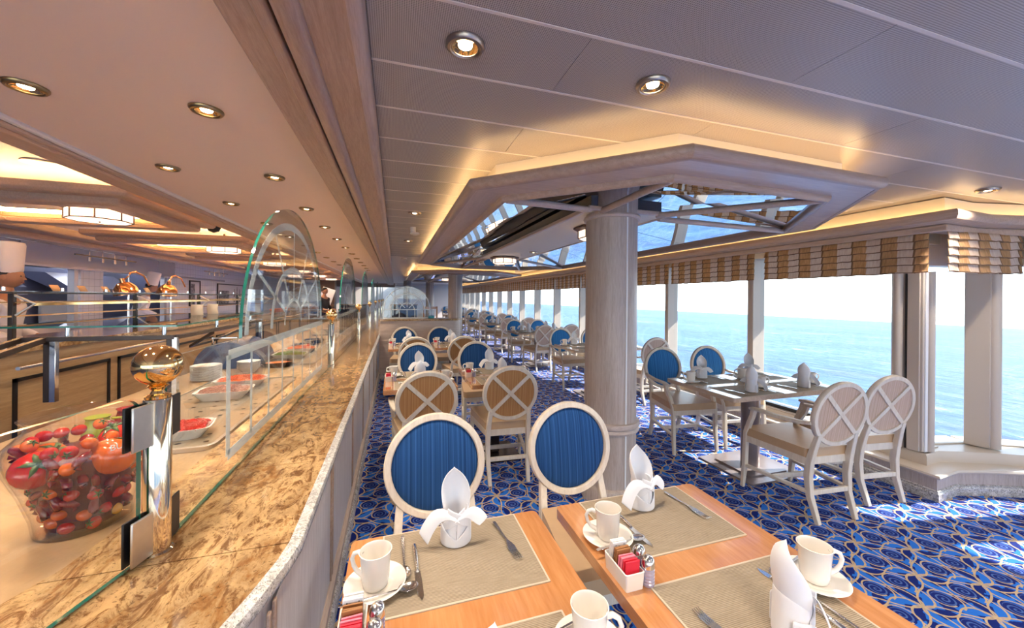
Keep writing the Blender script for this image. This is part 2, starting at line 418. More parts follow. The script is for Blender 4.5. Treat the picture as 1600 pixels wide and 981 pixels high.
def frost():
    t = T('etched_frost'); n = t.n
    tr = n.new('ShaderNodeBsdfTransparent'); df = n.new('ShaderNodeBsdfDiffuse'); df.inputs[0].default_value = (.90, .95, .96, 1)
    tl = n.new('ShaderNodeBsdfTranslucent'); tl.inputs[0].default_value = (.90, .95, .96, 1)
    a = n.new('ShaderNodeMixShader'); b = n.new('ShaderNodeMixShader'); a.inputs[0].default_value = .4; b.inputs[0].default_value = .88
    t.l.new(df.outputs[0], a.inputs[1]); t.l.new(tl.outputs[0], a.inputs[2]); t.l.new(tr.outputs[0], b.inputs[1]); t.l.new(a.outputs[0], b.inputs[2])
    t.l.new(b.outputs[0], t.out.inputs['Surface']); n.remove(t.b); return t.m
M['frost'] = frost()
M['bulb'] = emit('lamp_bulb', (1, .80, .52), 14)
M['lantern_glass'] = emit('lantern_glass', (1, .74, .56), 1.15)
M['cove_l'] = emit('cove_tube_warm', (1, .66, .32), 26)
M['cove'] = emit('cove_tube', (1, .70, .34), 9)
M['white'] = plain('white_paint', (.80, .79, .77), .45)
M['tile'] = tile_mat()
M['mat'] = mat_cloth()
M['mat_edge'] = plain('mat_edge', (.56, .47, .36), .6)
M['sea'] = sea_mat()
M['kitchen_dark'] = plain('dark_kitchen', (.085, .09, .15), .35, .3)
M['fill_tube'] = emit('kitchen_fill_tube', (.78, .87, 1), 30)
M['wall_cream'] = plain('wall_cream', (.66, .56, .46), .5)
M['skin'] = plain('skin', (.42, .22, .14), .5)
M['jacket'] = plain('chef_cotton', (.82, .80, .84), .8)
M['hair'] = plain('black_hair', (.015, .012, .012), .5)

# ------------------------------------------------------------------ room shell
ZC = 2.28
bay = [(4.1, 2.02), (4.68, 1.90), (4.72, 1.84), (5.25, 1.57), (5.56, 1.05), (5.62, .5), (5.62, -4.2)]
struct(MB().prism([(-9, -4.2), (5.62, -4.2), (5.62, .5), (5.58, 1.05), (5.25, 1.6), (4.72, 1.74), (4.66, 1.93), (4.1, 1.9), (4.1, 30), (-9, 30)], -.08, 0).build('floor', M['carpet'], smooth=False), 'blue carpet with tan swirls')
struct(box('sea', (4.6, -3000, -.05), (9000, 9000, 0), M['sea']), 'open blue sea outside the windows')
sea = bpy.data.objects['sea']; sea.location = (0, 0, -13); sea.rotation_euler = (0, R(2.5), 0)
# ceiling of the dining side: boards of perforated metal in a running bond
ce = struct(box('ceiling', (-.1, -4.2, ZC + .012), (5.7, 30, ZC + .06), M['joint']), 'pale metal panel ceiling over the dining tables')
tmpl = {}
PIT, LEN, G = .3155, 1.578, .004
for i in range(-3, 22):
    y0 = .680 + PIT * i
    off = .56 if i % 2 == 1 else 1.349
    x = off - 2 * LEN
    while x < 5.6:
        a, b = max(x, -.08), min(x + LEN, 5.6)
        if i >= 0 and b > 3.75 and y0 + PIT > 1.75: b = min(b, 3.78)
        if b - a > .05:
            k = (round(b - a, 3))
            if k not in tmpl: tmpl[k] = MB().box((0, 0, 0), (k - G * .6, PIT - G * 2.2, .012)).build('ceiling_panel', M['perf'], ce, .0012).data; o = bpy.data.objects[-1]
            o = bpy.data.objects.new('ceiling_panel', tmpl[k]); C.objects.link(o); o.parent = ce; o.location = (a, y0 + G, ZC)
            if y0 > 1.7: o.data = tmpl[k]
        x += LEN
for o in list(ce.children):
    if tuple(o.location) == (0, 0, 0): bpy.data.objects.remove(o)
sb = MB()
for i in range(0, 22):
    y0 = .680 + PIT * i; sb.box((-.08, y0 - .006, ZC - .0015), (3.78 if y0 > 1.7 else 5.55, y0 + .006, ZC + .01))
o = sb.build('joint_strip', M['joint_l'], ce, .0008); o['kind'] = 'stuff'
fb = MB()
for i in range(22, 70):
    y0 = .680 + PIT * i; fb.box((-.08, y0 + G, ZC), (3.78, y0 + PIT - G, ZC + .012))
o = fb.build('ceiling_panel', M['ceil_plain'], ce, smooth=False); o['kind'] = 'stuff'
struct(box('ceiling_buffet', (-1.72, -4.2, ZC), (-.36, 24, ZC + .06), M['ceil_l']), 'smooth beige ceiling over the buffet counter')
struct(box('ceiling_kitchen', (-9, -4.2, 2.40), (-1.7, 30, 2.46), M['ceil_l']), 'warm ceiling over the islands and kitchen')
# long oak beam between the two ceilings
bt = struct(empty('trim_1', (0, 0, 0)), 'long oak beam with rounded mouldings over the counter')
Y0, Y1 = -4.2, 24
def ycyl(x, z, r, name, mat, par, n=16): return MB().tube([(x, Y0, z), (x, Y1, z)], r, n, ref=(0, 0, 1)).build(name, mat, par)
box('beam_board', (-.425, Y0, 2.205), (-.335, Y1, ZC + .02), M['beam'], bt, .006)
box('beam_lip', (-.337, Y0, 2.19), (-.298, Y1, ZC), M['beam'], bt, .008)
box('beam_groove', (-.30, Y0, 2.235), (-.27, Y1, ZC), M['black'], bt)
ycyl(-.256, 2.20, .034, 'beam_moulding', M['beam'], bt)
box('beam_panel', (-.258, Y0, 2.198), (-.105, Y1, ZC + .02), M['beam'], bt)
MB().sweep([(-.0, 2.29), (.036, 2.29), (.036, 2.225), (.03, 2.207), (.018, 2.198), (0, 2.195)], [(-.118, Y0), (-.118, Y1)]).build('beam_edge', M['oak_y'], bt)
# left edge of the buffet ceiling
t2 = struct(empty('trim_2'), 'stepped moulding along the left edge of the buffet ceiling')
box('moulding_light', (-1.665, Y0, 2.262), (-1.63, Y1, ZC + .02), M['white'], t2, .008)
box('moulding_step', (-1.71, Y0, 2.252), (-1.668, Y1, ZC + .02), M['oak_y'], t2, .008)
box('moulding_dark', (-1.86, Y0, 2.24), (-1.712, Y1, 2.42), M['coffer'], t2, .015)
t3 = struct(empty('trim_3'), 'cornice in front of the kitchen hood')
box('cornice_upper', (-4.62, 2, 2.30), (-4.36, 24, 2.42), M['beam'], t3, .02)
box('cornice_lower', (-4.80, 2, 2.22), (-4.58, 24, 2.34), M['oak_y'], t3, .02)
wf = struct(empty('wall_front_fill', (0, -4.25, 0)), 'unseen front wall behind the camera, glazing added for fill light')
box('parapet', (-9, -.05, 0), (6, .05, .35), M['wall_cream'], wf); box('header', (-9, -.05, 2.1), (6, .05, 2.5), M['wall_cream'], wf)
for k in range(11): box('mullion', (-9 + 1.5 * k - .04, -.05, .35), (-9 + 1.5 * k + .04, .05, 2.1), M['alu'], wf)
box('pane', (-9, -.004, .35), (6, .004, 2.1), M['window_glass'], wf)  # glazing added out of view to throw daylight on camera-facing sides
struct(box('wall_back', (-9, 27, 0), (6, 27.1, 2.5), M['wall_cream']), 'cream wall at the far end of the room')
wl = struct(empty('wall_left', (-6, 0, 0)), 'kitchen wall with openings under a steel hood')
box('kitchen_recess', (-1.4, -4.2, 0), (-1.35, 27, 2.4), M['kitchen_dark'], wl)
box('wall_end', (0, 12.85, 0), (.12, 27, 2.4), M['tile'], wl)
for a, b in ((9.7, 10.3), (12.6, 13.4)): box('tiled_pillar', (-.1, a, 0), (.02, b, 2.1), M['tile'], wl, .006)
for a in (9.5, 12.5): box('pillar_post', (-.06, a, 0), (.04, a + .1, 2.05), M['stainless'], wl)
for a, b in ((-4.2, 3.5), (3.52, 8.3), (8.32, 12.1), (12.12, 15.9)): box('hood_sheet', (-.1, a, 2.02), (.1, b, 2.38), M['stainless'], wl, .004)
box('hood_lip', (-.14, -4.2, 1.97), (.14, 16, 2.02), M['stainless'], wl, .004)
box('kitchen_counter', (-.4, -4.2, 0), (.1, 16, .9), M['stainless'], wl)
for a in (3.6, 6.2, 8.8, 11.0, 13.5): box('hood_fill_tube', (.11, a, 1.985), (.135, a + 1.1, 2.0), M['fill_tube'], wl); box('kitchen_fill_tube', (-.9, a, 2.3), (-.86, a + 1.2, 2.33), M['fill_tube'], wl)  # glowing tubes added to brighten the dim kitchen
struct(box('wall_trim_far', (-9, 24, 2.05), (-.0, 24.1, 2.42), M['beam']))

# ------------------------------------------------------------------ window wall
NW = 16
ys = [1.945 + 1.42 * k for k in range(NW + 1)]
yend = ys[-1]
wr = struct(empty('wall_right'), 'window wall with low sill and mullions')
box('parapet', (4.02, 1.9, 0), (4.3, yend, .30), M['alu'], wr)
box('header', (3.985, 1.9, 1.97), (4.3, yend, 2.42), M['cream'], wr)
for k, y in enumerate(ys[1:], 1):
    mu = box('mullion', (3.985, y - .035, .29), (4.17, y + .035, 1.99), M['alu'], wr, .006)
    box('mullion_edge', (3.975, y - .047, .30), (3.995, y - .012, 1.99), M['alu'], mu, .006)
# corner post
box('corner_post', (4.0, 1.86, .30), (4.14, 2.06, 1.735), M['alu'], wr, .004)
box('post_panel', (3.985, 1.875, .30), (4.002, 1.95, 1.735), M['alu'], wr, .003)
box('post_groove', (3.992, 1.955, .30), (4.004, 1.968, 1.735), M['black'], wr)
MB().lathe([(.032, .30), (.032, 1.735)], 20).build('post_bead', M['alu'], wr).location = (3.985, 2.01, 0)
MB().lathe([(.030, .30), (.030, 1.735)], 20).build('post_bead', M['alu'], wr).location = (4.09, 1.86, 0)
box('post_strip', (4.02, 1.852, .30), (4.055, 1.862, 1.735), M['white'], wr, .002)
box('post_return', (4.10, 1.875, .30), (4.19, 2.0, 1.735), M['alu'], wr, .004)
for k in range(NW):
    wn = struct(empty('window_%d' % (k + 1), (4.1, (ys[k] + ys[k + 1]) / 2, 0)))
    box('pane', (-.004, -.70, .30), (.004, .70, 1.99), M['window_glass'], wn)
    box('bottom_rail', (-.03, -.68, .30), (.03, .68, .335), M['black'], wn)
# bay
by = bay
bb = struct(empty('wall_bay'), 'bay of angled windows in front of the corner post')
def seg(a, b, lo, hi, th, name, mat, par, off=0.0, bevel=0):
    a = Vector(a); b = Vector(b); dd = (b - a); L = dd.length; an = math.atan2(dd.y, dd.x)
    o = box(name, (0, -th / 2 + off, lo), (L, th / 2 + off, hi), mat, par, bevel); o.location = (a.x, a.y, 0); o.rotation_euler = (0, 0, an); return o
pts = [by[0], by[1], by[3], by[4], by[5], (5.62, -.7), (5.62, -2.1), (5.62, -3.5), by[6]]
for i in range(len(pts) - 1):
    seg(pts[i], pts[i + 1], .0, .30, .16, 'bay_parapet', M['alu'], bb, .06)
    seg(pts[i], pts[i + 1], 1.8, 2.42, .16, 'bay_header', M['cream'], bb, .06)
    wn = seg(pts[i], pts[i + 1], .30, 1.82, .008, 'window_%d' % (NW + 1 + i), M['window_glass'], None); struct(wn)
for (x, y, an) in ((4.665, 1.835, R(105)), (5.25, 1.57, R(60)), (5.56, 1.05, R(18)), (5.62, .5, R(3)), (5.62, -.7, 0), (5.62, -2.1, 0), (5.62, -3.5, 0)):
    hw = .11 if .4 < y < 1.2 else .055; o = box('bay_mullion', (-.08, -hw, .30), (.06, hw, 1.82), M['alu'], bb, .006); o.location = (x, y, 0); o.rotation_euler = (0, 0, an)
    q = MB().lathe([(.042, .30), (.042, 1.82)], 14).build('bead', M['alu'], o); q.location = (-.09, 0, 0)
# ledge, bench, stone base: swept profiles following the wall
run = [(4.10, yend), (4.10, 1.94), (4.22, 1.95), (4.6, 1.79), (4.82, 1.67), (5.2, 1.47), (5.45, 1.15), (5.52, .6), (5.52, -4.1)]
lg = struct(MB().sweep([(.10, .20), (.10, .275), (.09, .29), (-.1, .29), (-.1, .20)], run).build('trim_4', M['alu']), 'window ledge of pale wood')
# sweep: out points right of travel, travel is towards the camera then outwards, so mirror for the bench
run2 = [(4.05, yend), (4.05, 1.90), (4.17, 1.91), (4.4, 1.84), (4.72, 1.71), (5.02, 1.54), (5.25, 1.3), (5.4, 1.0), (5.48, .5), (5.5, -4.1)]
bn = struct(empty('trim_5'), 'low bench along the windows on a speckled granite base')
MB().sweep([(.16, .165), (.185, .172), (.192, .185), (.185, .198), (.165, .205), (-.1, .205), (-.1, .165)], run2).build('bench_top', M['alu'], bn)
MB().sweep([(.165, .08), (.165, .166), (-.1, .166), (-.1, .08)], run2).build('bench_front', M['oak'], bn)
MB().sweep([(.18, 0), (.18, .055), (.17, .065), (.175, .075), (.165, .082), (-.1, .082), (-.1, 0)], run2).build('bench_base', M['speckle'], bn)
# soffit and cornice over the windows
run3 = [(4.0, yend), (4.0, 1.765), (4.4, 1.785), (4.87, 1.69), (5.15, 1.5), (5.33, 1.25), (5.42, .95), (5.45, .5), (5.45, -4.1)]
cn = struct(empty('trim_6'), 'oak cornice above the window blinds')
MB().sweep([(.06, 2.03), (.06, 2.075), (.05, 2.085), (-.05, 2.085), (-.05, 2.03)], run3).build('cornice_lower', M['oak_y'], cn, .01)
MB().sweep([(.085, 2.085), (.135, 2.10), (.15, 2.125), (.148, 2.155), (.135, 2.172), (.12, 2.165), (.105, 2.14), (-.05, 2.14), (-.05, 2.085)], run3).build('cornice_upper', M['oak_y'], cn)
MB().sweep([(.035, 2.14), (.035, 2.285), (-.05, 2.285), (-.05, 2.14)], run3).build('soffit', M['cream'], cn)
cv = MB().sweep([(.075, 2.142), (.09, 2.142), (.09, 2.150), (.075, 2.150)], run3).build('cove_light', M['cove'], cn)
# ------------------------------------------------------------------ roman blinds
def blind(L):
    # section (out, z): five overlapping folds
    pr = [(0, 2.035)]; z = 2.035
    for i in range(5):
        h = .062
        pr += [(-.007, z - h * .40), (-.013, z - h * .84), (-.015, z - h * .90), (-.0155, z - h * .985), (.002, z - h * .97), (-.003, z - h * 1.0)]; z -= h
    rows = []; k = max(6, int(L / .045)); r = random.Random(int(L * 100))
    for j in range(k + 1):
        y = -L / 2 + L * j / k; a = r.uniform(-.003, .003); b = r.uniform(-.004, .004)
        rows.append([(x + (a if i else 0) + .003 * math.sin(j * 1.7 + i), y, zz + (b if i > 1 else 0) - .004 * math.sin(math.pi * j / k) * (i / 30)) for i, (x, zz) in enumerate(pr)])
    mb = MB().sheet(rows); n_ = len(pr) - 1
    mb.m = [1 if (q % n_) % 6 in (3, 4) else 0 for q in range(len(mb.f))]  # tucked faces take the painted fold shade
    return mb
BN = ['first', 'second', 'third', 'fourth', 'fifth', 'sixth', 'seventh', 'eighth', 'ninth', 'tenth', 'eleventh', 'twelfth', 'thirteenth', 'fourteenth', 'fifteenth', 'sixteenth']
b0 = None
for k in range(NW):
    if b0 is None: b0 = o = blind(1.355).build('roman_blind', [M['blind'], M['fold_shade']], solid=.004, ang=25)
    else: o = dup(b0)
    o.location = (3.972, (ys[k] + ys[k + 1]) / 2 - .10, 0)
    if k == 0: o.location.y = (1.76 + ys[1] - .1 - .69 + .0) / 2 + .345 - .02
    tag(o, 'tan and beige striped roman blind over the %s window from the corner post' % BN[k], 'blind', 'roman blinds over the windows')
for i, (a, b) in enumerate((((4.0, 1.735), (4.84, 1.665)), ((4.87, 1.655), (5.36, 1.08)), ((5.40, 1.02), (5.44, .1)), ((5.44, 0.06), (5.44, -1.3)), ((5.44, -1.35), (5.44, -2.7)), ((5.44, -2.75), (5.44, -4.1)))):
    a, b = Vector(a), Vector(b); dv = b - a
    o = blind(dv.length - .02).build('roman_blind', [M['blind'], M['fold_shade']], solid=.004, ang=25); o.location = ((a.x + b.x) / 2, (a.y + b.y) / 2, 0); o.rotation_euler = (0, 0, math.atan2(dv.y, dv.x) + math.pi / 2)
    tag(o, ['striped roman blind over the bay window just right of the corner post', 'striped roman blind on the slanting side of the window bay', 'striped roman blind first along the outer bay', 'striped roman blind second along the outer bay', 'striped roman blind third along the outer bay', 'striped roman blind fourth along the outer bay'][i], 'blind', 'roman blinds over the windows')

# ------------------------------------------------------------------ columns
def column(x, y, label):
    t = thing('column', label, 'column', (x, y, 0)); t['kind'] = 'thing'
    MB().lathe([(.192, 0), (.192, 2.27)], 48).build('shaft', M['oak'], t)
    MB().lathe([(.215, 0), (.215, .10), (.205, .115), (.19, .12)], 48).build('base', M['oak'], t)
    MB().lathe([(.19, .51), (.208, .512), (.214, .525), (.208, .54), (.203, .545), (.214, .553), (.218, .57), (.212, .588), (.19, .592)], 48).build('lower_ring', M['oak_x'], t)
    MB().lathe([(.19, 2.085), (.207, 2.09), (.213, 2.103), (.207, 2.116), (.19, 2.12)], 48).build('upper_ring', M['oak_x'], t)
    for an in (-87, 93): 
        s_ = box('seam_strip', (.188, -.006, .12), (.195, .006, 2.27), M['white'], t); s_.rotation_euler = (0, 0, R(an))
    return t
column(1.585, 2.52, 'large round whitewashed oak column standing behind the two front tables')
column(1.585, 10.3, 'round oak column rising behind the low partition with the fan glass')
column(1.585, 18.1, 'round oak column far down the room beyond the partition')
column(.6, 19.5, 'thinner looking far oak column seen through the fan glass')

# ------------------------------------------------------------------ canopy over the window side
def canopy(dy, label):
    t = thing('ceiling_canopy', label, 'canopy', (0, dy, 0))
    O = [(.40, 2.07), (1.205, 1.29), (2.50, 1.32), (3.42, 2.28), (3.42, 6.95), (2.6, 7.75), (1.2, 7.75), (.40, 7.04)]
    c = Vector((1.9, 4.5))
    def inset(d):
        out = []; n_ = len(O)
        for i in range(n_):
            a, b, e = Vector(O[i - 1]), Vector(O[i]), Vector(O[(i + 1) % n_])
            t1, t2 = (b - a).normalized(), (e - b).normalized(); n1, n2 = Vector((-t1.y, t1.x)), Vector((-t2.y, t2.x))
            bs = (n1 + n2).normalized(); out.append(b + bs * (d / bs.dot(n1)))
        return out
    I0, I1, I2 = inset(.0), inset(.24), inset(.16)
    n_ = len(O)
    for i in range(n_):
        j = (i + 1) % n_; ma_ = M['canopy_wood_y'] if i in (3, 7) else M['canopy_wood']
        # flat board with rounded outer nosing and inner bead, mitred at the corners
        nz = M['nosing_y'] if i in (3, 7) else M['nosing']
        arc = [(.02 - .036 * math.sin(R(18 * k)), 2.135 + .033 * math.cos(R(18 * k))) for k in range(11)]
        bead = [(.222 + .020 * math.cos(R(20 * k)) , 2.098 - .028 * math.sin(R(20 * k))) for k in range(10)]
        for nm_, pr, mt_ in (('nosing', [(.034, 2.168)] + arc + [(.034, 2.102)], nz), ('frame_board', [(.03, 2.1045), (.215, 2.1045), (.215, 2.128), (.03, 2.128)], ma_), ('inner_bead', [(.242, 2.128)] + bead + [(.202, 2.128)], nz)):
            rows = []
            for p in (i, j):
                o_, q_ = Vector(I0[p]), Vector(I1[p]); dd = (q_ - o_) / .24
                rows.append([(o_.x + dd.x * u, o_.y + dd.y * u, z) for u, z in pr])
            MB().sheet([list(x) for x in zip(*[r_ + r_[:1] for r_ in rows])]).build(nm_, mt_, t, ang=40)
        a, b = I2[i], I2[j]
        dv = Vector(b) - Vector(a); L_ = dv.length; nn = Vector((-dv.y, dv.x)).normalized() * .02
        MB().prism([a, b, Vector(b) + nn, Vector(a) + nn], 2.13, ZC + .002).build('soffit_band', M['cream'], t)
        e, f_ = Vector(inset(.085)[i]), Vector(inset(.085)[j])
        MB().tube([(e.x, e.y, 2.142), (f_.x, f_.y, 2.142)], .007, 6).build('cove_tube', M['cove'], t)
    # mirror facets rising from the frame to the middle, as a shallow hipped ceiling
    K = inset(.225); J = [(1.27, 2.75), (1.45, 2.30), (1.90, 2.30), (2.06, 2.65), (2.06, 5.7), (1.9, 6.06), (1.45, 6.06), (1.27, 5.75)]
    for i in range(n_):
        j = (i + 1) % n_
        a, b, c2, d2 = (K[i][0], K[i][1], 2.112), (K[j][0], K[j][1], 2.112), (J[j][0], J[j][1], 2.266), (J[i][0], J[i][1], 2.266)
        if i in (3, 7):
            # the long sides are several sheets, each set a little out of true
            mm = 4
            for q in range(mm):
                l4 = lambda p, r, f: tuple(p[k] + (r[k] - p[k]) * f for k in range(3)); f0, f1 = q / mm, (q + 1) / mm - .002; e_ = (.004, -.003, .003, -.004)[q]
                A_, B_, C_, D_ = l4(a, b, f0), l4(a, b, f1), l4(d2, c2, f1), l4(d2, c2, f0)
                MB().add([A_, B_, (C_[0], C_[1], C_[2] + e_), (D_[0], D_[1], D_[2] - e_ * .5)], [(0, 1, 2), (0, 2, 3)]).build('mirror_sheet', M['mirror'], t, smooth=False)
        else: MB().add([a, b, c2, d2], [(0, 1, 2), (0, 2, 3)]).build('mirror_sheet', M['mirror'], t, smooth=False)
    MB().add([(x, y, 2.268) for x, y in J], [tuple(range(8))]).build('mirror_sheet', M['mirror'], t, smooth=False)
    # hanging centre panel
    x0, x1, y0, y1 = 1.33, 2.0, 2.40, 6.0
    box('centre_panel', (x0 + .03, y0 + .03, 2.15), (x1 - .03, y1 - .03, 2.25), M['black'], t)
    box('panel_underside', (x0, y0, 2.138), (x1, y1, 2.151), M['panel_cream'], t)
    for a, b in (((x0 - .02, y0), (x0 + .012, y1)), ((x1 - .012, y0), (x1 + .02, y1)), ((x0 - .02, y0 - .03), (x1 + .02, y0)), ((x0 - .02, y1), (x1 + .02, y1 + .03))):
        box('panel_edge', (a[0], a[1], 2.128), (b[0], b[1], 2.162), M['canopy_wood_y'], t, .008)
    # bars from the panel corners to the frame corners
    def bar(a, b, r=.022): MB().tube([(a[0], a[1], 2.135), (b[0], b[1], 2.09)], r, 10).build('lattice_bar', M['canopy_wood'], t)
    I = inset(.24)
    bar((x0, y0), I[0]); bar((x0 + .1, y0), I[1]); bar((x1 - .1, y0), I[2]); bar((x1, y0 + .1), I[3]); bar((x1, y1), I[4]); bar((x1 - .1, y1), I[5]); bar((x0 + .1, y1), I[6]); bar((x0, y1), I[7])
    return t
cp1 = canopy(0, 'large octagonal oak ceiling canopy with mirrors around the front column')
dup(cp1, 'second oak ceiling canopy further down the room behind the first', (0, 7.8, 0), ch=tree(cp1))

# ------------------------------------------------------------------ lanterns
def lantern(loc, label, r=.20, h=.10, rz=0):
    t = thing('ceiling_lantern', label, 'lantern', loc, rz, 'octagonal ceiling lanterns')
    MB().lathe([(r * .9, 0), (r * 1.22, -.004), (r * 1.22, -.018), (r * 1.05, -.03), (r * 1.02, -.034)], 8).build('cap', M['dark_wood'], t, smooth=False)
    p = [(r * math.cos(math.pi * (2 * i) / 8), r * math.sin(math.pi * (2 * i) / 8)) for i in range(8)]
    f = MB()
    for i in range(8):
        a, b = p[i], p[(i + 1) % 8]
        MB().prism([(a[0] * .97, a[1] * .97), (b[0] * .97, b[1] * .97), (b[0] * .94, b[1] * .94), (a[0] * .94, a[1] * .94)], -h, -.032).build('pane', M['lantern_glass'], t, smooth=False)
        f.tube([(a[0] * .985, a[1] * .985, -.03), (a[0] * .985, a[1] * .985, -h)], .006, 6)
        f.tube([(a[0] * .985, a[1] * .985, -h), (b[0] * .985, b[1] * .985, -h)], .005, 6)
    f.build('frame', M['dark_wood'], t)
    MB().lathe([(r * .95, -h + .002), (.0, -h - .006)], 8).build('bottom_pane', M['lantern_glass'], t, smooth=False)
    MB().lathe([(.0, -h - .018), (.008, -h - .012), (.004, -h - .002)], 8).build('finial', M['dark_wood'], t)
    return t
lantern((1.66, 5.72, 2.138), 'octagonal lantern under the canopy panel, fully visible left of the column', .19, rz=R(22.5))
lantern((1.76, 3.0, 2.138), 'octagonal lantern under the canopy panel, half hidden behind the front column', .19, rz=R(22.5))
lantern((1.66, 12.6, 2.138), 'octagonal lantern under the second canopy further back', .17)

# ------------------------------------------------------------------ canopies and lanterns on the kitchen side
def side_canopy(y, label, lab2):
    t = thing('ceiling_coffer', label, 'canopy', (0, y, 0), 0, 'wooden coffers on the kitchen side')
    a, b, c_, d_ = -3.7, -1.90, 0, 1.45
    for i, (dx, z0, z1, nm) in enumerate(((0, 2.225, 2.30, 'outer_moulding'), (.10, 2.165, 2.235, 'inner_moulding'))):
        P = [(a + dx, c_ + dx), (b - dx, c_ + dx), (b - dx, d_ - dx), (a + dx, d_ - dx)]
        MB().sweep([(0, z0 + .02), (-.02, z0), (-.16, z0), (-.18, z1 - .03), (-.03, z1 - .03), (0, z1)], P, closed=True).build(nm, M['coffer'], t, .008)
    MB().tube([(a + .26, c_ + .265, 2.285), (b - .265, c_ + .265, 2.285), (b - .265, d_ - .265, 2.285), (a + .26, d_ - .265, 2.285)], .006, 6, closed=True).build('cove_tube', M['cove_l'], t)
    MB().tube([(a + .15, c_ + .12, 2.285), (b - .12, c_ + .12, 2.285), (b - .12, d_ - .12, 2.285), (a + .15, d_ - .12, 2.285)], .010, 6, closed=True).build('cove_tube', M['cove_l'], t)
    q = lantern((-2.42, y + .62, 2.24), lab2, .21, .115, R(22.5)); MB().lathe([(.012, -.006), (.012, .16)], 12).build('stem', M['dark_wood'], q)
nm = ['nearest', 'second', 'third', 'fourth', 'fifth', 'sixth']
for i in range(6):
    side_canopy(3.5 + 2.45 * i, '%s square wooden ceiling coffer on the kitchen side' % nm[i], '%s octagonal lantern hanging under the kitchen side coffers' % nm[i])

# ------------------------------------------------------------------ recessed downlights
def downlight(col_ring, pw):
    t = empty('downlight')
    MB().lathe([(.060, 0), (.060, -.006), (.054, -.014), (.047, -.015), (.044, -.011), (.040, -.012), (.038, -.001)], 32).build('trim_ring', M[col_ring], t)
    MB().lathe([(.040, -.010), (.032, -.004), (.022, -.0015), (0, -.001)], 32, cap=False).build('reflector', M['brass'] if col_ring != 'white' else M['steel'], t)
    MB().lathe([(.0, -.010), (.014, -.009), (.021, -.006), (.022, -.002)], 20, cap=False).build('lamp', M['bulb'], t)
    li = bpy.data.lights.new('downlight_beam', 'SPOT'); li.energy = pw * LAMP; li.spot_size = R(125); li.spot_blend = 1.0; li.color = (1, .86, .70); li.shadow_soft_size = .03
    lo = bpy.data.objects.new('downlight_beam', li); C.objects.link(lo); lo.parent = t; lo.location = (0, 0, -.03)
    return t
dw = downlight('bronze', 13); dw.location = (-.763, 1.89, ZC - .001)
dwt = tree(dw); lab = 'recessed brass ceiling downlight over the buffet, %s in the %s row'
tag(dw, lab % ('first', 'right'), 'downlight', 'downlights over the buffet')
OR = ['first', 'second', 'third', 'fourth', 'fifth', 'sixth', 'seventh', 'eighth', 'ninth', 'tenth', 'eleventh', 'twelfth']
for i in range(12):
    for x, rw in ((-.76, 'right'), (-1.33, 'left')):
        if i == 0 and rw == 'right': continue
        dup(dw, lab % (OR[i], rw), (x, 1.89 + .925 * i, ZC - .001), ch=dwt)
dup(dw, 'recessed downlight behind the camera over the front of the buffet', (-.76, .97, ZC - .001), ch=dwt)
dup(dw, 'recessed downlight behind the camera over the buffet well', (-1.33, .97, ZC - .001), ch=dwt)
dr = downlight('ring_nickel', 12); drt = tree(dr); dr.location = (.201, 1.148, ZC - .001)
tag(dr, 'nickel ceiling downlight glowing white, nearest to the beam', 'downlight', 'downlights in the metal ceiling')
for (x, y), s_ in (((.888, 1.148), 'nickel ceiling downlight tilted with a reddish bulb, beside the canopy corner'), ((3.931, 1.50), 'nickel ceiling downlight close to the window corner cornice'),
                   ((.169, 3.59), 'small downlight beside the long oak beam, nearer than the smoke detector'), ((.17, 5.4), 'small downlight beside the long oak beam, beyond the smoke detector'),
                   ((.17, 8.0), 'small downlight far down beside the long oak beam'), ((1.9, .2), 'ceiling downlight above the front tables, out of view'), ((.4, -.4), 'unseen fill downlight added behind the camera beside the beam'),
                   ((3.0, -.2), 'unseen fill downlight added behind the camera near the bay')):
    dup(dr, s_, (x, y, ZC - .001), ch=drt)  # those behind the camera are added for frontal fill
db = downlight('ring_nickel', 55); dbt = tree(db); first_b = True  # unseen downlights added to brighten surfaces that face the camera
for x in (.5, 2.0, 3.5):
    for y in (-1.0, -2.3, -3.5):
        lb = 'unseen fill downlight added behind the camera, %s column %s row' % ({.5: 'beam side', 2.0: 'middle', 3.5: 'window side'}[x], {-1.0: 'near', -2.3: 'middle', -3.5: 'far'}[y])
        if first_b: db.location = (x, y, ZC - .001); tag(db, lb, 'downlight', 'fill downlights added behind the camera'); first_b = False
        else: dup(db, lb, (x, y, ZC - .001), ch=dbt)
d3 = dup(dr, 'small downlight set in the canopy panel underside', (1.84, 4.9, 2.137), ch=drt)
t = thing('smoke_detector', 'white smoke detector on a stem below the metal ceiling', 'smoke detector', (.19, 4.35, ZC))
MB().lathe([(.03, 0), (.03, -.055)], 16).build('stem', M['white'], t); MB().lathe([(.05, -.058), (.055, -.075), (.03, -.085)], 20).build('head', M['white'], t).location = (.02, .02, 0)
t = thing('ceiling_speaker', 'round grey speaker grille in the ceiling left of the buffet', 'speaker', (-2.32, 3.45, 2.399))
MB().lathe([(.115, 0), (.115, -.006), (.10, -.01), (.0, -.006)], 32).build('grille', M['brushed'], t)
t = thing('ceiling_camera', 'black dome camera below the second wooden coffer', 'camera', (-2.0, 5.15, 2.399))
MB().lathe([(.07, 0), (.07, -.12), (.05, -.165), (0, -.185)], 20).build('dome', M['black'], t)
for i in range(7):
    for x, rw in ((-2.15, 'right'), (-4.05, 'left')): dup(dw, 'small downlight in the kitchen side ceiling between coffers, %s in the %s row' % (OR[i], rw), (x, 3.05 + 2.45 * i - (.0 if x > -3 else -.3), 2.399), ch=dwt)
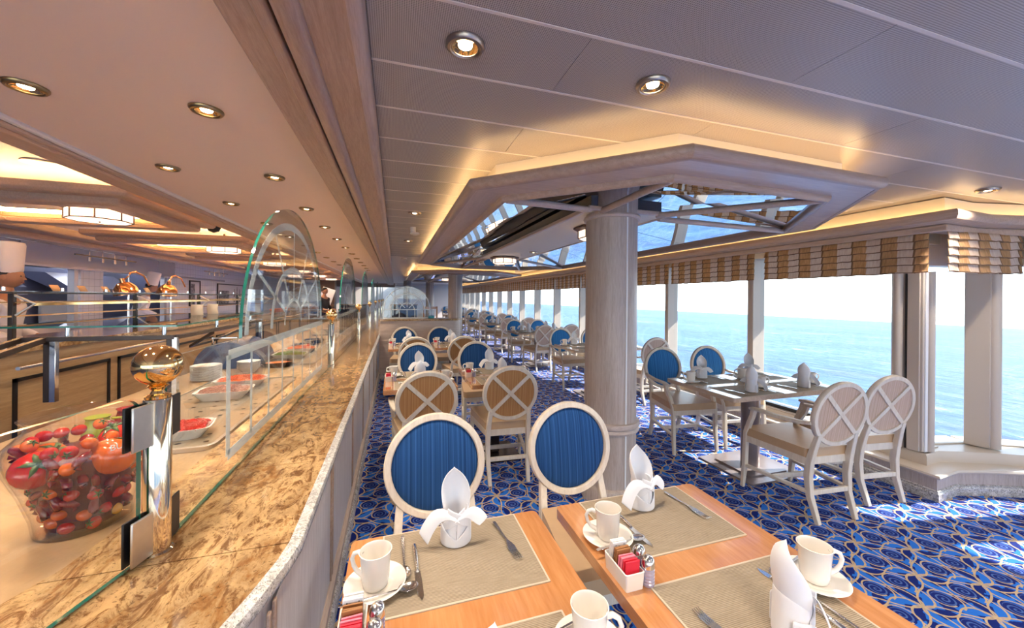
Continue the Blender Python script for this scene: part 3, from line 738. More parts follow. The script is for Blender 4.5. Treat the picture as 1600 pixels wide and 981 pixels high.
# ------------------------------------------------------------------ buffet counter
bc = thing('buffet_counter', 'long buffet counter with golden granite top and whitewashed oak front', 'counter')
ZT = .80
edge = [(-.25, 24.0), (-.25, 1.20), (-.262, 1.12), (-.29, 1.01), (-.325, .90), (-.40, .72), (-.55, .48), (-.78, .25), (-1.05, .08)]
inner = [(-.782, 24.0), (-.782, 1.45), (-.80, 1.25), (-.845, 1.13), (-.92, 1.0), (-1.05, .82), (-1.2, .68)]
cuts = [1.20, 1.76] + [2.66 + .9 * k for k in range(23)]
def at(y, line):
    for a, b in zip(line, line[1:]):
        if b[1] <= y <= a[1]: s_ = (y - a[1]) / (b[1] - a[1] + 1e-9); return a[0] + s_ * (b[0] - a[0])
for a, b in zip(cuts, cuts[1:]):
    MB().prism([(at(a, inner), a + .0015), (-.262, a + .0015), (-.262, b - .0015), (at(b, inner), b - .0015)] if a > 1.3 else
               [(at(a, inner), a + .0015), (-.262, a + .0015), (-.262, b - .0015), (-.782, b - .0015), (-.782, 1.45), (-.80, 1.25)], ZT - .03, ZT).build('granite_slab', M['golden'], bc, .0012, smooth=False)
MB().prism([(at(1.1985, inner), 1.1985)] + inner[3:] + [(-1.1, .10)] + [(x - .012, y) for x, y in edge[:1:-1]] + [(-.262, 1.1985)], ZT - .03, ZT).build('granite_slab', M['golden'], bc, .0012, smooth=False)
MB().sweep([(.0, ZT - .001), (-.012, ZT + .0005), (-.03, ZT + .0005), (-.03, ZT - .04), (-.004, ZT - .04), (.002, ZT - .03), (.003, ZT - .01)], [(x, y) for x, y in edge[::-1]]).build('stone_edge', M['edge_stone'], bc)
fl = [(x - .035, y) for x, y in edge]
MB().sweep([(0, .10), (0, .765), (-.02, .765), (-.02, .10)], fl[::-1]).build('front_board', M['oak_w'], bc)
MB().sweep([(.022, .088), (.022, .13), (.008, .145), (-.01, .145), (-.01, .088)], fl[::-1]).build('base_rail', M['oak_y'], bc)
MB().sweep([(.036, 0), (.036, .075), (.026, .09), (-.02, .09), (-.02, 0)], fl[::-1]).build('stone_base', M['speckle'], bc)
MB().sweep([(.006, .735), (.006, .762), (-.01, .762), (-.01, .735)], fl[::-1]).build('top_rail', M['oak_y'], bc)
for k in range(9):
    y = 1.02 + .93 * k
    for q in (0, 1): box('stile', (-.286, y + .045 * q, .14), (-.277, y + .016 + .045 * q, .74), M['beam'], bc, .003)
    if k < 8:
        pn = MB().box((-.2855, y + .07, .14), (-.2825, y + .92, .73)).build('front_panel', M['oak_w'], bc, .002)
MB().prism([(-.784, 24), (-.784, 1.45), (-.80, 1.25), (-.845, 1.13), (-.92, 1.0), (-1.05, .82), (-1.2, .68), (-1.78, .5), (-1.78, 24)], ZT - .06, ZT - .012).build('well_top', M['tan_stone'], bc, .004)
MB().prism([(-.80, 23), (-.80, 1.5), (-1.0, 1.1), (-1.7, .75), (-1.7, 23)], 0, ZT - .06).build('carcass', M['panel_wood'], bc)

# ------------------------------------------------------------------ glass sneeze guards
XG = -.612
posts = [1.257, 4.16, 7.15, 10.15, 13.15, 16.1, 19.0, 21.8]
def etched(y0, y1, ax=XG, along='y', zb=.872, zr=1.264, arch=True):
    # frosted lines raised a hair on the glass: frame, bars, fan rings and spokes
    c = (y0 + y1) / 2; e = MB(); T_ = .0015
    P = (lambda u, v: (ax - .007, u, v)) if along == 'y' else (lambda u, v: (u, ax - .007, v))
    rf = (1, 0, 0) if along == 'y' else (0, 1, 0)
    def ln(a, b, wd): e.bar([P(*a), P(*b)], T_, wd, rf)
    ra, rb = .80, .60
    ln((y0, zb), (y1, zb), .040); ln((y0, zr), (y1, zr), .040); ln((y0, zb), (y0, zr), .036); ln((y1, zb), (y1, zr), .036)
    n_ = 8
    for k in range(1, n_): u = y0 + (y1 - y0) * k / n_; ln((u, zb), (u, zr), .022)
    if arch:
        for fr, wd in ((1.0, .042), (.56, .038), (.25, .020)):
            pts_ = [P(c + ra * fr * math.cos(math.pi * k / 32), zr + .06 + rb * fr * math.sin(math.pi * k / 32)) for k in range(33)]
            e.bar(pts_, T_, wd, rf)
        for an in (30, 60, 90, 120, 150):
            ln((c + ra * .25 * math.cos(R(an)), zr + .06 + rb * .25 * math.sin(R(an))), (c + ra * math.cos(R(an)), zr + .06 + rb * math.sin(R(an))), .022)
    return e
def guard(y0, y1, label):
    c = (y0 + y1) / 2; t = thing('sneeze_guard', label, 'glass guard', (XG, c, 0), 0, 'glass guards along the counter')
    a, b = .885, .705
    if y1 - y0 < 2.5: a = (y1 - y0) / 2 - .45
    zt = 1.322
    poly = [(-(c - y0) + .03, ZT + .006), (y1 - c - .03, ZT + .006), (y1 - c - .03, zt)] + [(a * math.cos(math.pi * k / 40), zt + b * math.sin(math.pi * k / 40)) for k in range(41)] + [(-(c - y0) + .03, zt)]
    MB().prism(poly, -.006, .006, 'x', 0, 1).build('pane', [M['clear'], M['glass_edge']], t, ang=30)
    etched(-.98, .99, 0).build('etched_fanlight', M['frost'], t, smooth=False)
    MB().box((-.003, -(c - y0) + .05, ZT), (.003, y1 - c - .05, ZT + .007)).build('seal', M['glass_edge'], t)
    return t
for i in range(len(posts) - 1):
    guard(posts[i], posts[i + 1], 'arched glass guard with etched fanlight, %s along the counter' % BN[i])
# slanting first pane in front of the jar
t = thing('sneeze_guard', 'plain low glass pane with rounded corner in front of the jar', 'glass guard', (XG - .012, 1.245, 0), R(-104.5))
pl = [(.03, ZT + .006), (1.1, ZT + .006), (1.1, 1.235), (.075, 1.235)] + [(.075 + .045 * math.cos(R(90 + 9 * k)), 1.19 + .045 * math.sin(R(90 + 9 * k))) for k in range(11)]
MB().prism(pl, -.006, .006, 'y', 0, 1).build('pane', [M['coated'], M['glass_edge']], t, ang=30)
def post(y, label, big=False):
    t = thing('guard_post', label, 'post', (XG, y, ZT), 0, 'gilt posts of the glass guard'); z = .416
    MB().lathe([(.036, 0), (.036, .006), (.030, .010), (.030, z), (.028, z + .003)], 32).build('pole', M['gold_pole'], t)
    MB().lathe([(.021, z), (.027, z + .004), (.028, z + .010), (.016, z + .016), (.013, z + .024), (.020, z + .034), (.024, z + .036), (.014, z + .042)], 32).build('neck', M['brass'], t)
    MB().lathe([(.054 * math.sin(math.pi * k / 20) + 1e-6, z + .092 - .054 * math.cos(math.pi * k / 20)) for k in range(21)], 36).build('ball', M['brass'], t)
    angs = (R(-104.5), R(90)) if big else (R(-90), R(90))
    for i, a in enumerate(angs):
        for z0, z1 in ((.30, .414), (.012, .125)):
            for sd in (-1, 1):
                o = MB().box((.012, -.003, z0), (.085, .003, z1)).build('clamp_plate', M['brushed'] if sd > 0 else M['black'], t, .0025)
                o.rotation_euler = (0, 0, a); o.location = (-.0105 * sd * math.sin(a), .0105 * sd * math.cos(a), 0)
    return t
p0 = post(posts[0], 'gilt post with large brass ball beside the jar of tomatoes', True)
p1 = post(posts[1], 'gilt post with brass ball at the end of the first arched glass guard')
pt = tree(p1)
for i, y in enumerate(posts[2:]): dup(p1, 'gilt post with brass ball at the end of the %s arched glass guard' % BN[i + 1], (XG, y, ZT), ch=pt)

# ------------------------------------------------------------------ low partition with fan glass across the end of the tables
pw = thing('partition', 'low oak partition with granite top at the end of the table rows', 'partition', (0, 7.15, 0))
MB().prism([(-.262, -.0), (1.08, -.0), (1.17, .03), (1.22, .1), (1.22, .25), (-.262, .25)], .1, 1.05).build('panel', M['oak_x'], pw, .01)
MB().prism([(-.262, -.03), (1.12, -.03), (1.22, .02), (1.26, .1), (1.26, .28), (-.262, .28)], 1.052, 1.09).build('granite_top', M['golden'], pw, .008)
MB().prism([(-.262, -.012), (1.1, -.012), (1.19, .03), (1.235, .1), (1.235, .25), (-.262, .25)], 0, .1).build('stone_base', M['speckle'], pw)
box('rail', (-.25, -.008, .66), (1.10, 0, .70), M['oak_x'], pw)
t = thing('fan_glass', 'etched glass fan screen standing on the low partition', 'glass screen', (.22, 7.27, 1.09))
MB().prism([(-.44, .002), (.44, .002), (.44, .16)] + [(.44 * math.cos(math.pi * k / 30), .16 + .44 * math.sin(math.pi * k / 30)) for k in range(31)] + [(-.44, .16)], -.005, .005, 'y', 0, 1).build('pane', [M['clear'], M['glass_edge']], t, ang=30)
e = MB()
def P3(u, v): return (u, -.007, v)
for fr in (.42, .32, .29, .13): e.bar([P3(fr * math.cos(math.pi * k / 32), .16 + fr * math.sin(math.pi * k / 32)) for k in range(33)], .002, .014, (0, 1, 0))
for an in (45, 90, 135): e.bar([P3(.05 * math.cos(R(an)), .16 + .05 * math.sin(R(an))), P3(.42 * math.cos(R(an)), .16 + .42 * math.sin(R(an)))], .002, .012, (0, 1, 0))
for u in (-.42, -.28, -.14, 0, .14, .28, .42): e.bar([P3(u, .01), P3(u, .17)], .002, .012, (0, 1, 0))
for v in (.012, .165): e.bar([P3(-.43, v), P3(.43, v)], .002, .014, (0, 1, 0))
e.build('etched_fan', M['frost'], t, smooth=False)
t = thing('teal_box', 'teal glass block on the partition beside the fan screen', 'box', (.66, 7.22, 1.092))
MB().box((-.055, -.05, 0), (.055, .05, .05)).build('block', plain('teal_glass', (.03, .28, .36), .1), t, .004)
MB().box((-.05, -.045, .05), (.05, .045, .16)).build('clear_top', M['clear'], t)

# ------------------------------------------------------------------ jar of tomatoes
JX, JY, JZ = -.915, 1.51, ZT - .012
jr = thing('glass_jar', 'large round glass jar filled with tomatoes and peppers on the counter', 'jar', (JX, JY, JZ))
prof = [(0, .0), (.100, .0), (.106, .006), (.112, .05), (.135, .13), (.160, .20), (.168, .235), (.160, .268), (.138, .293), (.124, .31), (.122, .325), (.136, .345)]
MB().lathe(prof + [(r - .005, z + .002) for r, z in prof[:1:-1]] + [(0, .008)], 48).build('glass_body', M['jar_glass'], jr, ang=60)
def rj(z):
    q = [(r, zz) for r, zz in prof if r > 0]
    for a, b in zip(q, q[1:]):
        if a[1] <= z <= b[1] and b[1] > a[1]: return a[0] + (b[0] - a[0]) * (z - a[1]) / (b[1] - a[1])
    return .1
red, orange, yellow = (.50, .018, .008), (.72, .14, .015), (.80, .42, .06)
tx = bpy.data.curves.new('lettering', 'FONT'); tx.body = 'BU'; tx.size = .024; tx.extrude = .0004; tx.align_x = 'CENTER'; tx.materials.append(M['white'])
tf = bpy.data.objects.new('lettering_curve', tx); C.objects.link(tf)
tm = bpy.data.meshes.new_from_object(tf.evaluated_get(bpy.context.evaluated_depsgraph_get())); bpy.data.objects.remove(tf); bpy.data.curves.remove(tx)
to = bpy.data.objects.new('lettering', tm); C.objects.link(to); to.parent = jr; to['label'] = 'white letters on the jar glass'
to.location = (.168 * math.cos(R(-37.9)), .168 * math.sin(R(-37.9)), .252); to.rotation_euler = (R(90), 0, R(52.1))
def veg(name, c): return plain(name, c, .12, var=.18, scale=14, Coat_Weight=.8, Coat_Roughness=.03)
VM = [veg('red_tomato', red), veg('orange_tomato', orange), veg('yellow_tomato', yellow), veg('dark_pepper', (.20, .006, .008)), plain('green_calyx', (.06, .12, .02), .5)]
def tomato(r, mi):
    b = MB().lathe([(max(1e-6, r * 1.04 * math.sin(math.pi * k / 12) * (1 - .06 * math.cos(math.pi * k / 12))), -r * .88 * math.cos(math.pi * k / 12) - (.14 * r if k == 12 else 0)) for k in range(13)], 18)
    return b.build('tomato', VM[mi])
def calyx(r, par):
    b = MB()
    for i in range(5):
        a = 2 * math.pi * i / 5; u = Vector((math.cos(a), math.sin(a), 0)); v_ = Vector((-u.y, u.x, 0)) * r * .13; z0 = r * .82
        b.add([Vector((0, 0, z0)) - v_, Vector((0, 0, z0)) + v_, u * r * .4 + v_ + Vector((0, 0, z0 + r * .06)), u * r * .75 + Vector((0, 0, z0 - r * .16)), u * r * .4 - v_ + Vector((0, 0, z0 + r * .06))], [(0, 1, 2, 3, 4)])
    b.tube([(0, 0, r * .78), (r * .05, 0, r * 1.15)], r * .07, 6)
    return b.build('calyx', VM[4], par, solid=.0012)
def pepper(l_):
    pts_ = [(.012 * math.sin(k * .5), 0, -l_ / 2 + l_ * k / 9) for k in range(10)]
    return MB().tube(pts_, [.001, .006, .0095, .011, .012, .012, .0115, .011, .009, .003], 10).build('chilli_pepper', VM[3])
MB().lathe([(0, .012), (.075, .012), (.085, .06), (.11, .14), (.128, .20), (.125, .225), (0, .235)], 32).build('chilli_paste', plain('chilli_paste', (.10, .006, .004), .3, var=.5, scale=60), jr)
placed = []; r2 = random.Random(5)
def tryp(r, zmin, zmax, wall, n_=900):
    for _ in range(n_):
        z = r2.uniform(zmin, zmax); a = r2.uniform(0, 2 * math.pi); m_ = min(rj(z), rj(max(.01, z - r * .6)), rj(min(.3, z + r * .6))) - .009 - r
        if m_ < .004: continue
        q = m_ * (r2.uniform(.93, 1.0) if wall else math.sqrt(r2.random())); p = Vector((q * math.cos(a), q * math.sin(a), z))
        if all((p - o).length > r + s_ for o, s_ in placed): placed.append((p, r)); return p
    return None
bigs = [((.094, -.052, .215), .056, 1), ((-.05, -.10, .212), .05, 0), ((-.105, .02, .20), .05, 1), ((.03, .09, .23), .05, 0)]
for i, (p, r, mi) in enumerate(bigs):
    o = tomato(r, mi); calyx(r, o); p = Vector(p); placed.append((p, r * 1.02)); o.location = Vector((JX, JY, JZ)) + p; o.rotation_euler = (R([-35, 50, 30, -20][i]), R([40, -20, -30, 10][i]), i)
    tag(o, ['large orange tomato behind the brass post inside the jar', 'large red tomato at the front shoulder of the jar', 'large orange tomato at the left shoulder of the jar', 'large red tomato at the back of the jar'][i], 'tomato', 'large tomatoes in the jar')
pro = {}
VN = {0: ('small red cherry tomato in the %s of the glass jar', 'red cherry tomatoes in the jar'), 1: ('small orange cherry tomato in the %s of the glass jar', 'orange cherry tomatoes in the jar'), 2: ('small yellow cherry tomato in the %s of the glass jar', 'yellow cherry tomatoes in the jar')}
def zone(p):
    vx = Vector((.85, .52, 0)).dot(p); vy = Vector((-.52, .85, 0)).dot(p)      # right and away as the camera sees the jar
    return '%s %s %s' % ('upper' if p.z > .19 else 'middle' if p.z > .10 else 'lower', 'front' if vy < 0 else 'back', 'right' if vx > .04 else 'left' if vx < -.04 else 'centre')
for i in range(420):
    if i % 4 == 3:
        p = tryp(.0145, .03, .27, True)
        if p is None: continue
        # lay the pepper along the wall
        if 'p' not in pro: pro['p'] = o = pepper(.05)
        else: o = dup(pro['p'], ch={pro['p'].name: []})
        o.rotation_euler = (R(r2.uniform(-25, 25)), R(r2.uniform(-25, 25)), r2.uniform(0, 6)); tag(o, 'dark red chilli pepper in the %s of the glass jar' % zone(p), 'pepper', 'chilli peppers in the jar')
    else:
        mi = r2.choice([0, 0, 0, 1, 1, 2]); r = [.0185, .018, .0165][mi]
        p = tryp(r * 1.05, .022, .275, i < 400)
        if p is None: continue
        if mi not in pro: pro[mi] = o = tomato(r, mi); calyx(r, o); pro[mi, 't'] = tree(o)
        else: o = dup(pro[mi], ch=pro[mi, 't'])
        o.rotation_euler = (r2.uniform(0, 6), r2.uniform(0, 6), 0); tag(o, VN[mi][0] % zone(p), 'tomato', VN[mi][1])
    o.location = Vector((JX, JY, JZ)) + p

# ------------------------------------------------------------------ food on the buffet
ZW = ZT - .011
def rrect(w_, l_, r, n_=5):
    out = []
    for cx_, cy_, a0 in ((w_ / 2 - r, l_ / 2 - r, 0), (-w_ / 2 + r, l_ / 2 - r, 90), (-w_ / 2 + r, -l_ / 2 + r, 180), (w_ / 2 - r, -l_ / 2 + r, 270)):
        for k in range(n_ + 1): a = R(a0 + 90 * k / n_); out.append((cx_ + r * math.cos(a), cy_ + r * math.sin(a)))
    return out
def tray(y0, y1, label):
    t = thing('perforated_tray', label, 'tray', (-1.10, (y0 + y1) / 2, ZW), 0, 'perforated steel trays in the buffet'); L = y1 - y0
    MB().prism(rrect(.60, L, .05), 0, .014).build('deck', plain('tray_steel', (.46, .37, .27), .3, .7) if 'tray_steel' not in bpy.data.materials else bpy.data.materials['tray_steel'], t, .003)
    rr = [rrect(.60, L, .05), rrect(.615, L + .015, .055), rrect(.585, L - .015, .045)]
    MB().sheet([[(x, y, z) for x, y in q] for q, z in ((rr[1], .0), (rr[1], .018), (rr[2], .02), (rr[2], .014))], wrap=True).build('rim', M['brushed'], t)
    h = MB()
    for i in range(5):
        for j in range(int(L / .11)):
            a = -.22 + .11 * i + (.0 if j % 2 else .03); b = -L / 2 + .08 + .11 * j
            h.lathe([(.0, .0146), (.012, .0146)], 10, M=Matrix.Translation((a, b, 0)))
    o = h.build('slots', M['black'], t, smooth=False)
    return t
tray(2.05, 3.62, 'perforated steel tray with food dishes behind the first glass guard'); tray(4.3, 5.9, 'perforated steel tray behind the second glass guard'); tray(7.4, 9.0, 'perforated steel tray behind the third glass guard')
def dish(w_, l_, h, loc, rz, label, food=None, fcol=None, fname='food'):
    t = thing('serving_dish', label, 'dish', loc, rz)
    A, B = rrect(w_ * .72, l_ * .8, .03), rrect(w_, l_, .045); A2, B2 = rrect(w_ * .68, l_ * .76, .028), rrect(w_ - .012, l_ - .012, .04)
    MB().sheet([[(x, y, z) for x, y in q] for q, z in ((A, 0), (B, h), (B2, h), (A2, .006))], wrap=True).add([(x, y, 0) for x, y in A], [list(range(len(A)))]).add([(x, y, .006) for x, y in A2], [list(range(len(A2)))]).build('bowl', M['white_china'], t)
    if food:
        m_ = bpy.data.materials.get(food) or plain(food, fcol, .4, var=.25, scale=60)
        f = MB(); r3 = random.Random(len(label)); 
        for k in range(420):
            x, y = r3.uniform(-.40, .40) * w_, r3.uniform(-.42, .42) * l_; z = h * .82 + .028 * (1 - (2.2 * x / w_) ** 2) * (1 - (2.2 * y / l_) ** 2) + r3.uniform(-.006, .006); a = r3.uniform(0, 6.28); s_ = r3.uniform(.008, .02)
            dx, dy = s_ * math.cos(a), s_ * math.sin(a); f.tube([(x - dx, y - dy, z), (x, y, z + .004), (x + dx, y + dy, z)], .0022, 4)
        f.box((-.36 * w_, -.38 * l_, h * .3), (.36 * w_, .38 * l_, h * .86))
        o = f.build(fname, m_, t); o['kind'] = 'stuff'
    return t
ZD = ZW + .0145
car = ('carrot', (.80, .16, .02)); red_ = ('red_pepper_strips', (.66, .03, .015))
dish(.30, .20, .05, (-1.02, 2.24, ZD), R(12), 'white dish of red pepper strips beside the brass post', *red_, 'pepper_strips')
dish(.22, .15, .05, (-1.20, 2.06, ZD), R(4), 'small white dish of greens just behind the brass post', 'greens', (.10, .22, .03), 'greens')
dish(.32, .22, .055, (-1.10, 3.02, ZD), R(4), 'long white dish of chopped ham behind the glass', 'ham_bits', (.50, .24, .18), 'chopped_ham')
dish(.34, .22, .055, (-1.12, 3.38, ZD), R(3), 'long white dish heaped with shredded orange carrot', *car, 'shredded_carrot')
dish(.34, .24, .055, (-1.10, 4.7, ZD), 0, 'white dish of salad behind the second glass guard', 'greens', None, 'salad'); dish(.34, .24, .055, (-1.10, 5.2, ZD), 0, 'white dish of carrot behind the second glass guard', *car, 'carrot')
dish(.36, .26, .06, (-1.10, 7.9, ZD), 0, 'white dish behind the third glass guard', 'bread', (.55, .33, .14), 'bread')
pm = None
for k in range(14):
    if pm is None:
        pm = o = MB().lathe([(0, 0), (.06, 0), (.065, .003), (.105, .011), (.107, .013), (.104, .0145), (.064, .006), (0, .005)], 32).build('plate', M['white_china'])
    else: o = dup(pm, ch={pm.name: []})
    o.location = (-1.50, 3.75, ZW + .0085 * k)
    tag(o, ('white plate at the %s of the tall plate stack in the buffet' % ('very bottom' if k == 0 else 'very top')) if k in (0, 13) else 'white plate, %s from the bottom of the tall plate stack' % BN[k], 'plate', 'stacked plates in the buffet')
for k in range(5):
    o = MB().lathe([(0, 0), (.05, 0), (.053, .004), (.092, .048), (.094, .05), (.089, .05), (.05, .007), (0, .005)], 32).build('bowl', M['white_china']) if k == 0 else dup(bw, ch={bw.name: []})
    if k == 0: bw = o
    o.location = (-1.28, 4.02, ZW + .014 * k)
    tag(o, ['lowest white bowl of the bowl stack by the plates', 'second white bowl from the bottom of the bowl stack', 'middle white bowl of the bowl stack', 'fourth white bowl of the bowl stack', 'topmost white bowl of the bowl stack'][k], 'bowl', 'stacked bowls in the buffet')
for x, y, c, lb in ((-1.30, 2.42, (.35, .03, .03), 'dark red dressing jug lying behind the pepper strips'), (-1.34, 2.28, (.35, .42, .06), 'green dressing jug behind the brass post')):
    t = thing('dressing_jug', lb, 'jug', (x, y, ZD), R(40)); MB().lathe([(0, 0), (.045, 0), (.05, .01), (.055, .05), (.042, .09), (.04, .105), (.046, .115)], 24).build('body', plain('jug_glaze_%d' % int(c[1] * 100), c, .15), t)
    MB().tube([(.045, 0, .095), (.08, 0, .09), (.085, 0, .055), (.05, 0, .03)], .006, 8).build('handle', t.children[0].data.materials[0], t)
t = thing('dome_cover', 'dark blue rolled dome cover behind the plate stack', 'cover', (-1.55, 4.55, ZW)); 
MB().sheet([[(.26 * math.cos(math.pi * k / 16) * s_, y, .26 * math.sin(math.pi * k / 16) * s_) for k in range(17)] for y, s_ in ((-.30, .0), (-.30, 1), (.30, 1), (.30, 0))]).build('lid', plain('blue_cover', (.08, .10, .17), .25, .3), t)
MB().tube([(.1, -.29, .25), (.1, -.31, .3), (-.1, -.31, .3), (-.1, -.29, .25)], .008, 8).build('handle', M['steel'], t)
for y in (4.35, 5.6, 6.3):
    t = thing('black_pan', 'black round pan on the buffet, %s along the counter' % {4.35: 'nearest', 5.6: 'middle', 6.3: 'farthest'}[y], 'pan', (-1.16 if y > 5 else -1.12, y + .02 if y > 5 else 4.12 + .19, ZW + (.0 if y < 5 else .0)), 0)
    t.location.z = ZW if y != 5.6 else ZD
    MB().lathe([(0, 0), (.11, 0), (.145, .05), (.15, .05), (.14, .048), (.108, .006), (0, .006)], 28).build('body', M['black'], t)
    o = MB().lathe([(0, .01), (.12, .03), (.0, .045)], 20).build('food', bpy.data.materials['bread'] if y > 5 else bpy.data.materials['carrot'], t)
# ------------------------------------------------------------------ chairs
def chair(kind_arm=True, cloth='tan_stripe', face='blue'):
    t = empty('dining_chair'); W = M['chair_wood']
    zc, yc, tl = .735, -.285, R(9)
    RM = Matrix.Translation((0, yc, zc)) @ Matrix.Rotation(R(-90) + tl, 4, 'X')      # local z of the lathe -> forward (+y), leaning back
    RM = Matrix.Translation((0, yc, zc)) @ Matrix((( 1, 0, 0, 0), (0, -math.sin(tl), math.cos(tl), 0), (0, math.cos(tl), math.sin(tl), 0), (0, 0, 0, 1)))
    # local: x -> x, y -> up along the back, z -> forward
    MB().lathe([(.197, -.017), (.222, -.017), (.227, -.010), (.2275, .010), (.222, .018), (.200, .018), (.195, .012), (.195, -.012)], 48, M=RM, closed=True).build('back_frame', W, t, ang=50)
    cu = MB().lathe([(0, .022), (.06, .0215), (.12, .019), (.165, .014), (.188, .006), (.196, -.003), (0, -.0035)], 40, M=RM); cu.build('back_cushion', M[face], t)
    MB().lathe([(0, -.0095), (.1965, -.0085), (.1965, -.0055), (0, -.0055)], 40, M=RM).build('back_panel', M[cloth], t, smooth=False)
    for s_ in (-1, 1):
        c, q = math.cos(R(45)), math.sin(R(45)) * s_
        MB().bar([(-c * .199, -q * .199, -.0135 + .0006 * s_), (c * .199, q * .199, -.0135 + .0006 * s_)], .012, .030, (0, 0, 1), M=RM).build('back_brace', W, t, .002)
    ex = [(-.185, -.215), (.185, -.215), (.245, .24), (.22, .262), (-.22, .262), (-.245, .24)]
    MB().prism(ex, .375, .425).build('seat_rail', W, t, .006)
    k = MB().prism([(x * 1.0, y + .004) for x, y in ex], .422, .485).build('seat', M['leather'], t, .022, seg=4)
    for s_ in (-1, 1):
        MB().bar([(.155 * s_, -.272, .60), (.163 * s_, -.245, .50), (.168 * s_, -.222, .40), (.168 * s_, -.212, .30), (.165 * s_, -.222, .17), (.158 * s_, -.275, 0)], [.034, .034, .036, .036, .034, .028], [.030, .036, .044, .044, .038, .030], (1, 0, 0)).build('rear_leg', W, t, .004)
        lg_ = [(.228 * s_, .243, .425), (.228 * s_, .243, .25), (.232 * s_, .262, 0)]
        if kind_arm:
            lg_ = [(.252 * s_, .145, .655), (.250 * s_, .16, .60), (.238 * s_, .20, .53), (.232 * s_, .235, .45), (.230 * s_, .243, .36), (.231 * s_, .25, .18), (.234 * s_, .268, 0)]
            MB().bar([(.255 * s_, .175, .655), (.255 * s_, .12, .662), (.245 * s_, -.05, .660), (.226 * s_, -.20, .668), (.214 * s_, -.272, .68)], [.046, .05, .04, .034, .03], [.02, .022, .024, .024, .024], (1, 0, 0)).build('arm', W, t, .007)
        n_ = len(lg_); MB().bar(lg_, [.032] * (n_ - 1) + [.025], [.034] * (n_ - 1) + [.026], (1, 0, 0)).build('front_leg', W, t, .004)
        MB().bar([(.166 * s_, -.222, .19), (.198 * s_, .02, .185), (.230 * s_, .25, .18)], .022, .032, (0, 0, 1)).build('side_stretcher', W, t, .003)
    box('rear_stretcher', (-.165, -.236, .175), (.165, -.214, .207), W, t, .003)
    box('front_stretcher', (-.205, .02, .168), (.205, .042, .20), W, t, .003)
    return t
arm = chair(True, 'rose_stripe', 'blue_lit'); armt = tree(arm); arm2 = chair(True); arm2t = tree(arm2); side = chair(False); sidet = tree(side); used = {}
def put_chair(a, x, y, rz, label, group):
    p, t_ = (arm2, arm2t) if a == 2 else (arm, armt) if a else (side, sidet)
    if a not in used:
        used[a] = 1; o = p; o.location = (x, y, 0); o.rotation_euler = (0, 0, rz)
    else: o = dup(p, ch=t_, loc=(x, y, 0), rz=rz)
    return tag(o, label, 'chair', group)
GA, GB = 'chairs at the counter side tables', 'armchairs along the window tables'
# (x, y of back top) -> origin .32 in front of it
put_chair(False, .185, 1.45, math.pi, 'round-backed chair with blue striped upholstery at the front table by the counter', GA)
put_chair(False, .865, 1.46, math.pi, 'round-backed chair with blue striped upholstery beside the big front column', GA)
put_chair(2, .232, 3.09, 0, 'chair showing an X on its round back, by the counter in the middle row', GA)
put_chair(False, .905, 3.15, R(-3), 'chair showing an X on its round back, in the middle row nearest the column', GA)
put_chair(False, .262, 4.22, math.pi, 'blue-backed chair behind the middle table by the counter', GA)
put_chair(False, .955, 4.22, math.pi, 'blue-backed chair behind the middle table by the aisle', GA)
put_chair(False, .275, 5.50, 0, 'X-backed chair at the back table by the counter, mostly hidden', GA)
put_chair(False, .93, 5.50, 0, 'X-backed chair at the back table by the aisle, half hidden', GA)
put_chair(False, .17, 6.62, math.pi, 'blue-backed chair against the low partition, nearest the counter', GA)
put_chair(False, .79, 6.62, math.pi, 'blue-backed chair against the low partition, on the aisle side', GA)
RTY = [2.2 + 2.635 * k for k in range(8)]
TN = ['nearest', 'second', 'third', 'fourth', 'fifth', 'sixth', 'seventh', 'eighth']
for k, y in enumerate(RTY):
    for j, (x, sd) in enumerate(((2.89, 'aisle'), (3.50, 'window'))):
        jx = [.0, .02, -.02, .03, 0, .02, -.01, 0][k]
        put_chair(True, x + jx, y - .17 + (.05 if j else 0), R([3, -2, 4, 0, 2, -3, 0, 0][k] - (8 if j == 0 and k == 0 else 0) - (10 if j and k == 0 else 0)), 'X-backed armchair on the %s side, near end of the %s window table' % (sd, TN[k]), GB)
        put_chair(True, x - .06 + jx, y + .74 + .24 + (0 if j else .02), math.pi + R([-6, 3, 0, -3, 4, 0, 2, 0][k]), 'blue-backed armchair on the %s side, far end of the %s window table' % (sd, TN[k]), GB)

# ------------------------------------------------------------------ tables
def table(name_mat, w_, d_, label, x, y, group, ped=False):
    t = thing('dining_table', label, 'table', (x, y, 0), 0, group)
    MB().prism(rrect(w_, d_, .018), .715, .75).build('tabletop', M[name_mat], t, .010, seg=3)
    if ped:
        MB().lathe([(.075, .02), (.075, .70)], 24).build('pedestal', M['pedestal'], t)
        MB().prism(rrect(.62, .56, .03), .0, .012).build('foot_plate', M['pedestal'], t, .004); MB().prism(rrect(.42, .38, .03), .012, .024).build('foot_step', M['pedestal'], t, .004)
        MB().prism(rrect(.5, .4, .03), .695, .716).build('top_plate', M['dark_steel'], t)
    else:
        box('pedestal', (-.04, -.04, .02), (.04, .04, .70), M['dark_steel'], t, .01); MB().prism(rrect(.42, .44, .03), 0, .016).build('foot_plate', M['dark_steel'], t, .004)
        MB().prism(rrect(.4, .4, .03), .695, .716).build('top_plate', M['dark_steel'], t)
    return t
inner_t = [(.18, .865, 'front table by the counter'), (.856, .865, 'front table by the column'), (.215, 3.50, 'middle table by the counter'), (.93, 3.50, 'middle table by the aisle'), (.21, 5.93, 'back table by the counter'), (.87, 5.93, 'back table by the aisle')]
for x, y, nm_ in inner_t: table('honey', .598, .742, 'honey wood table for two, the ' + nm_, x, y, 'tables for two')
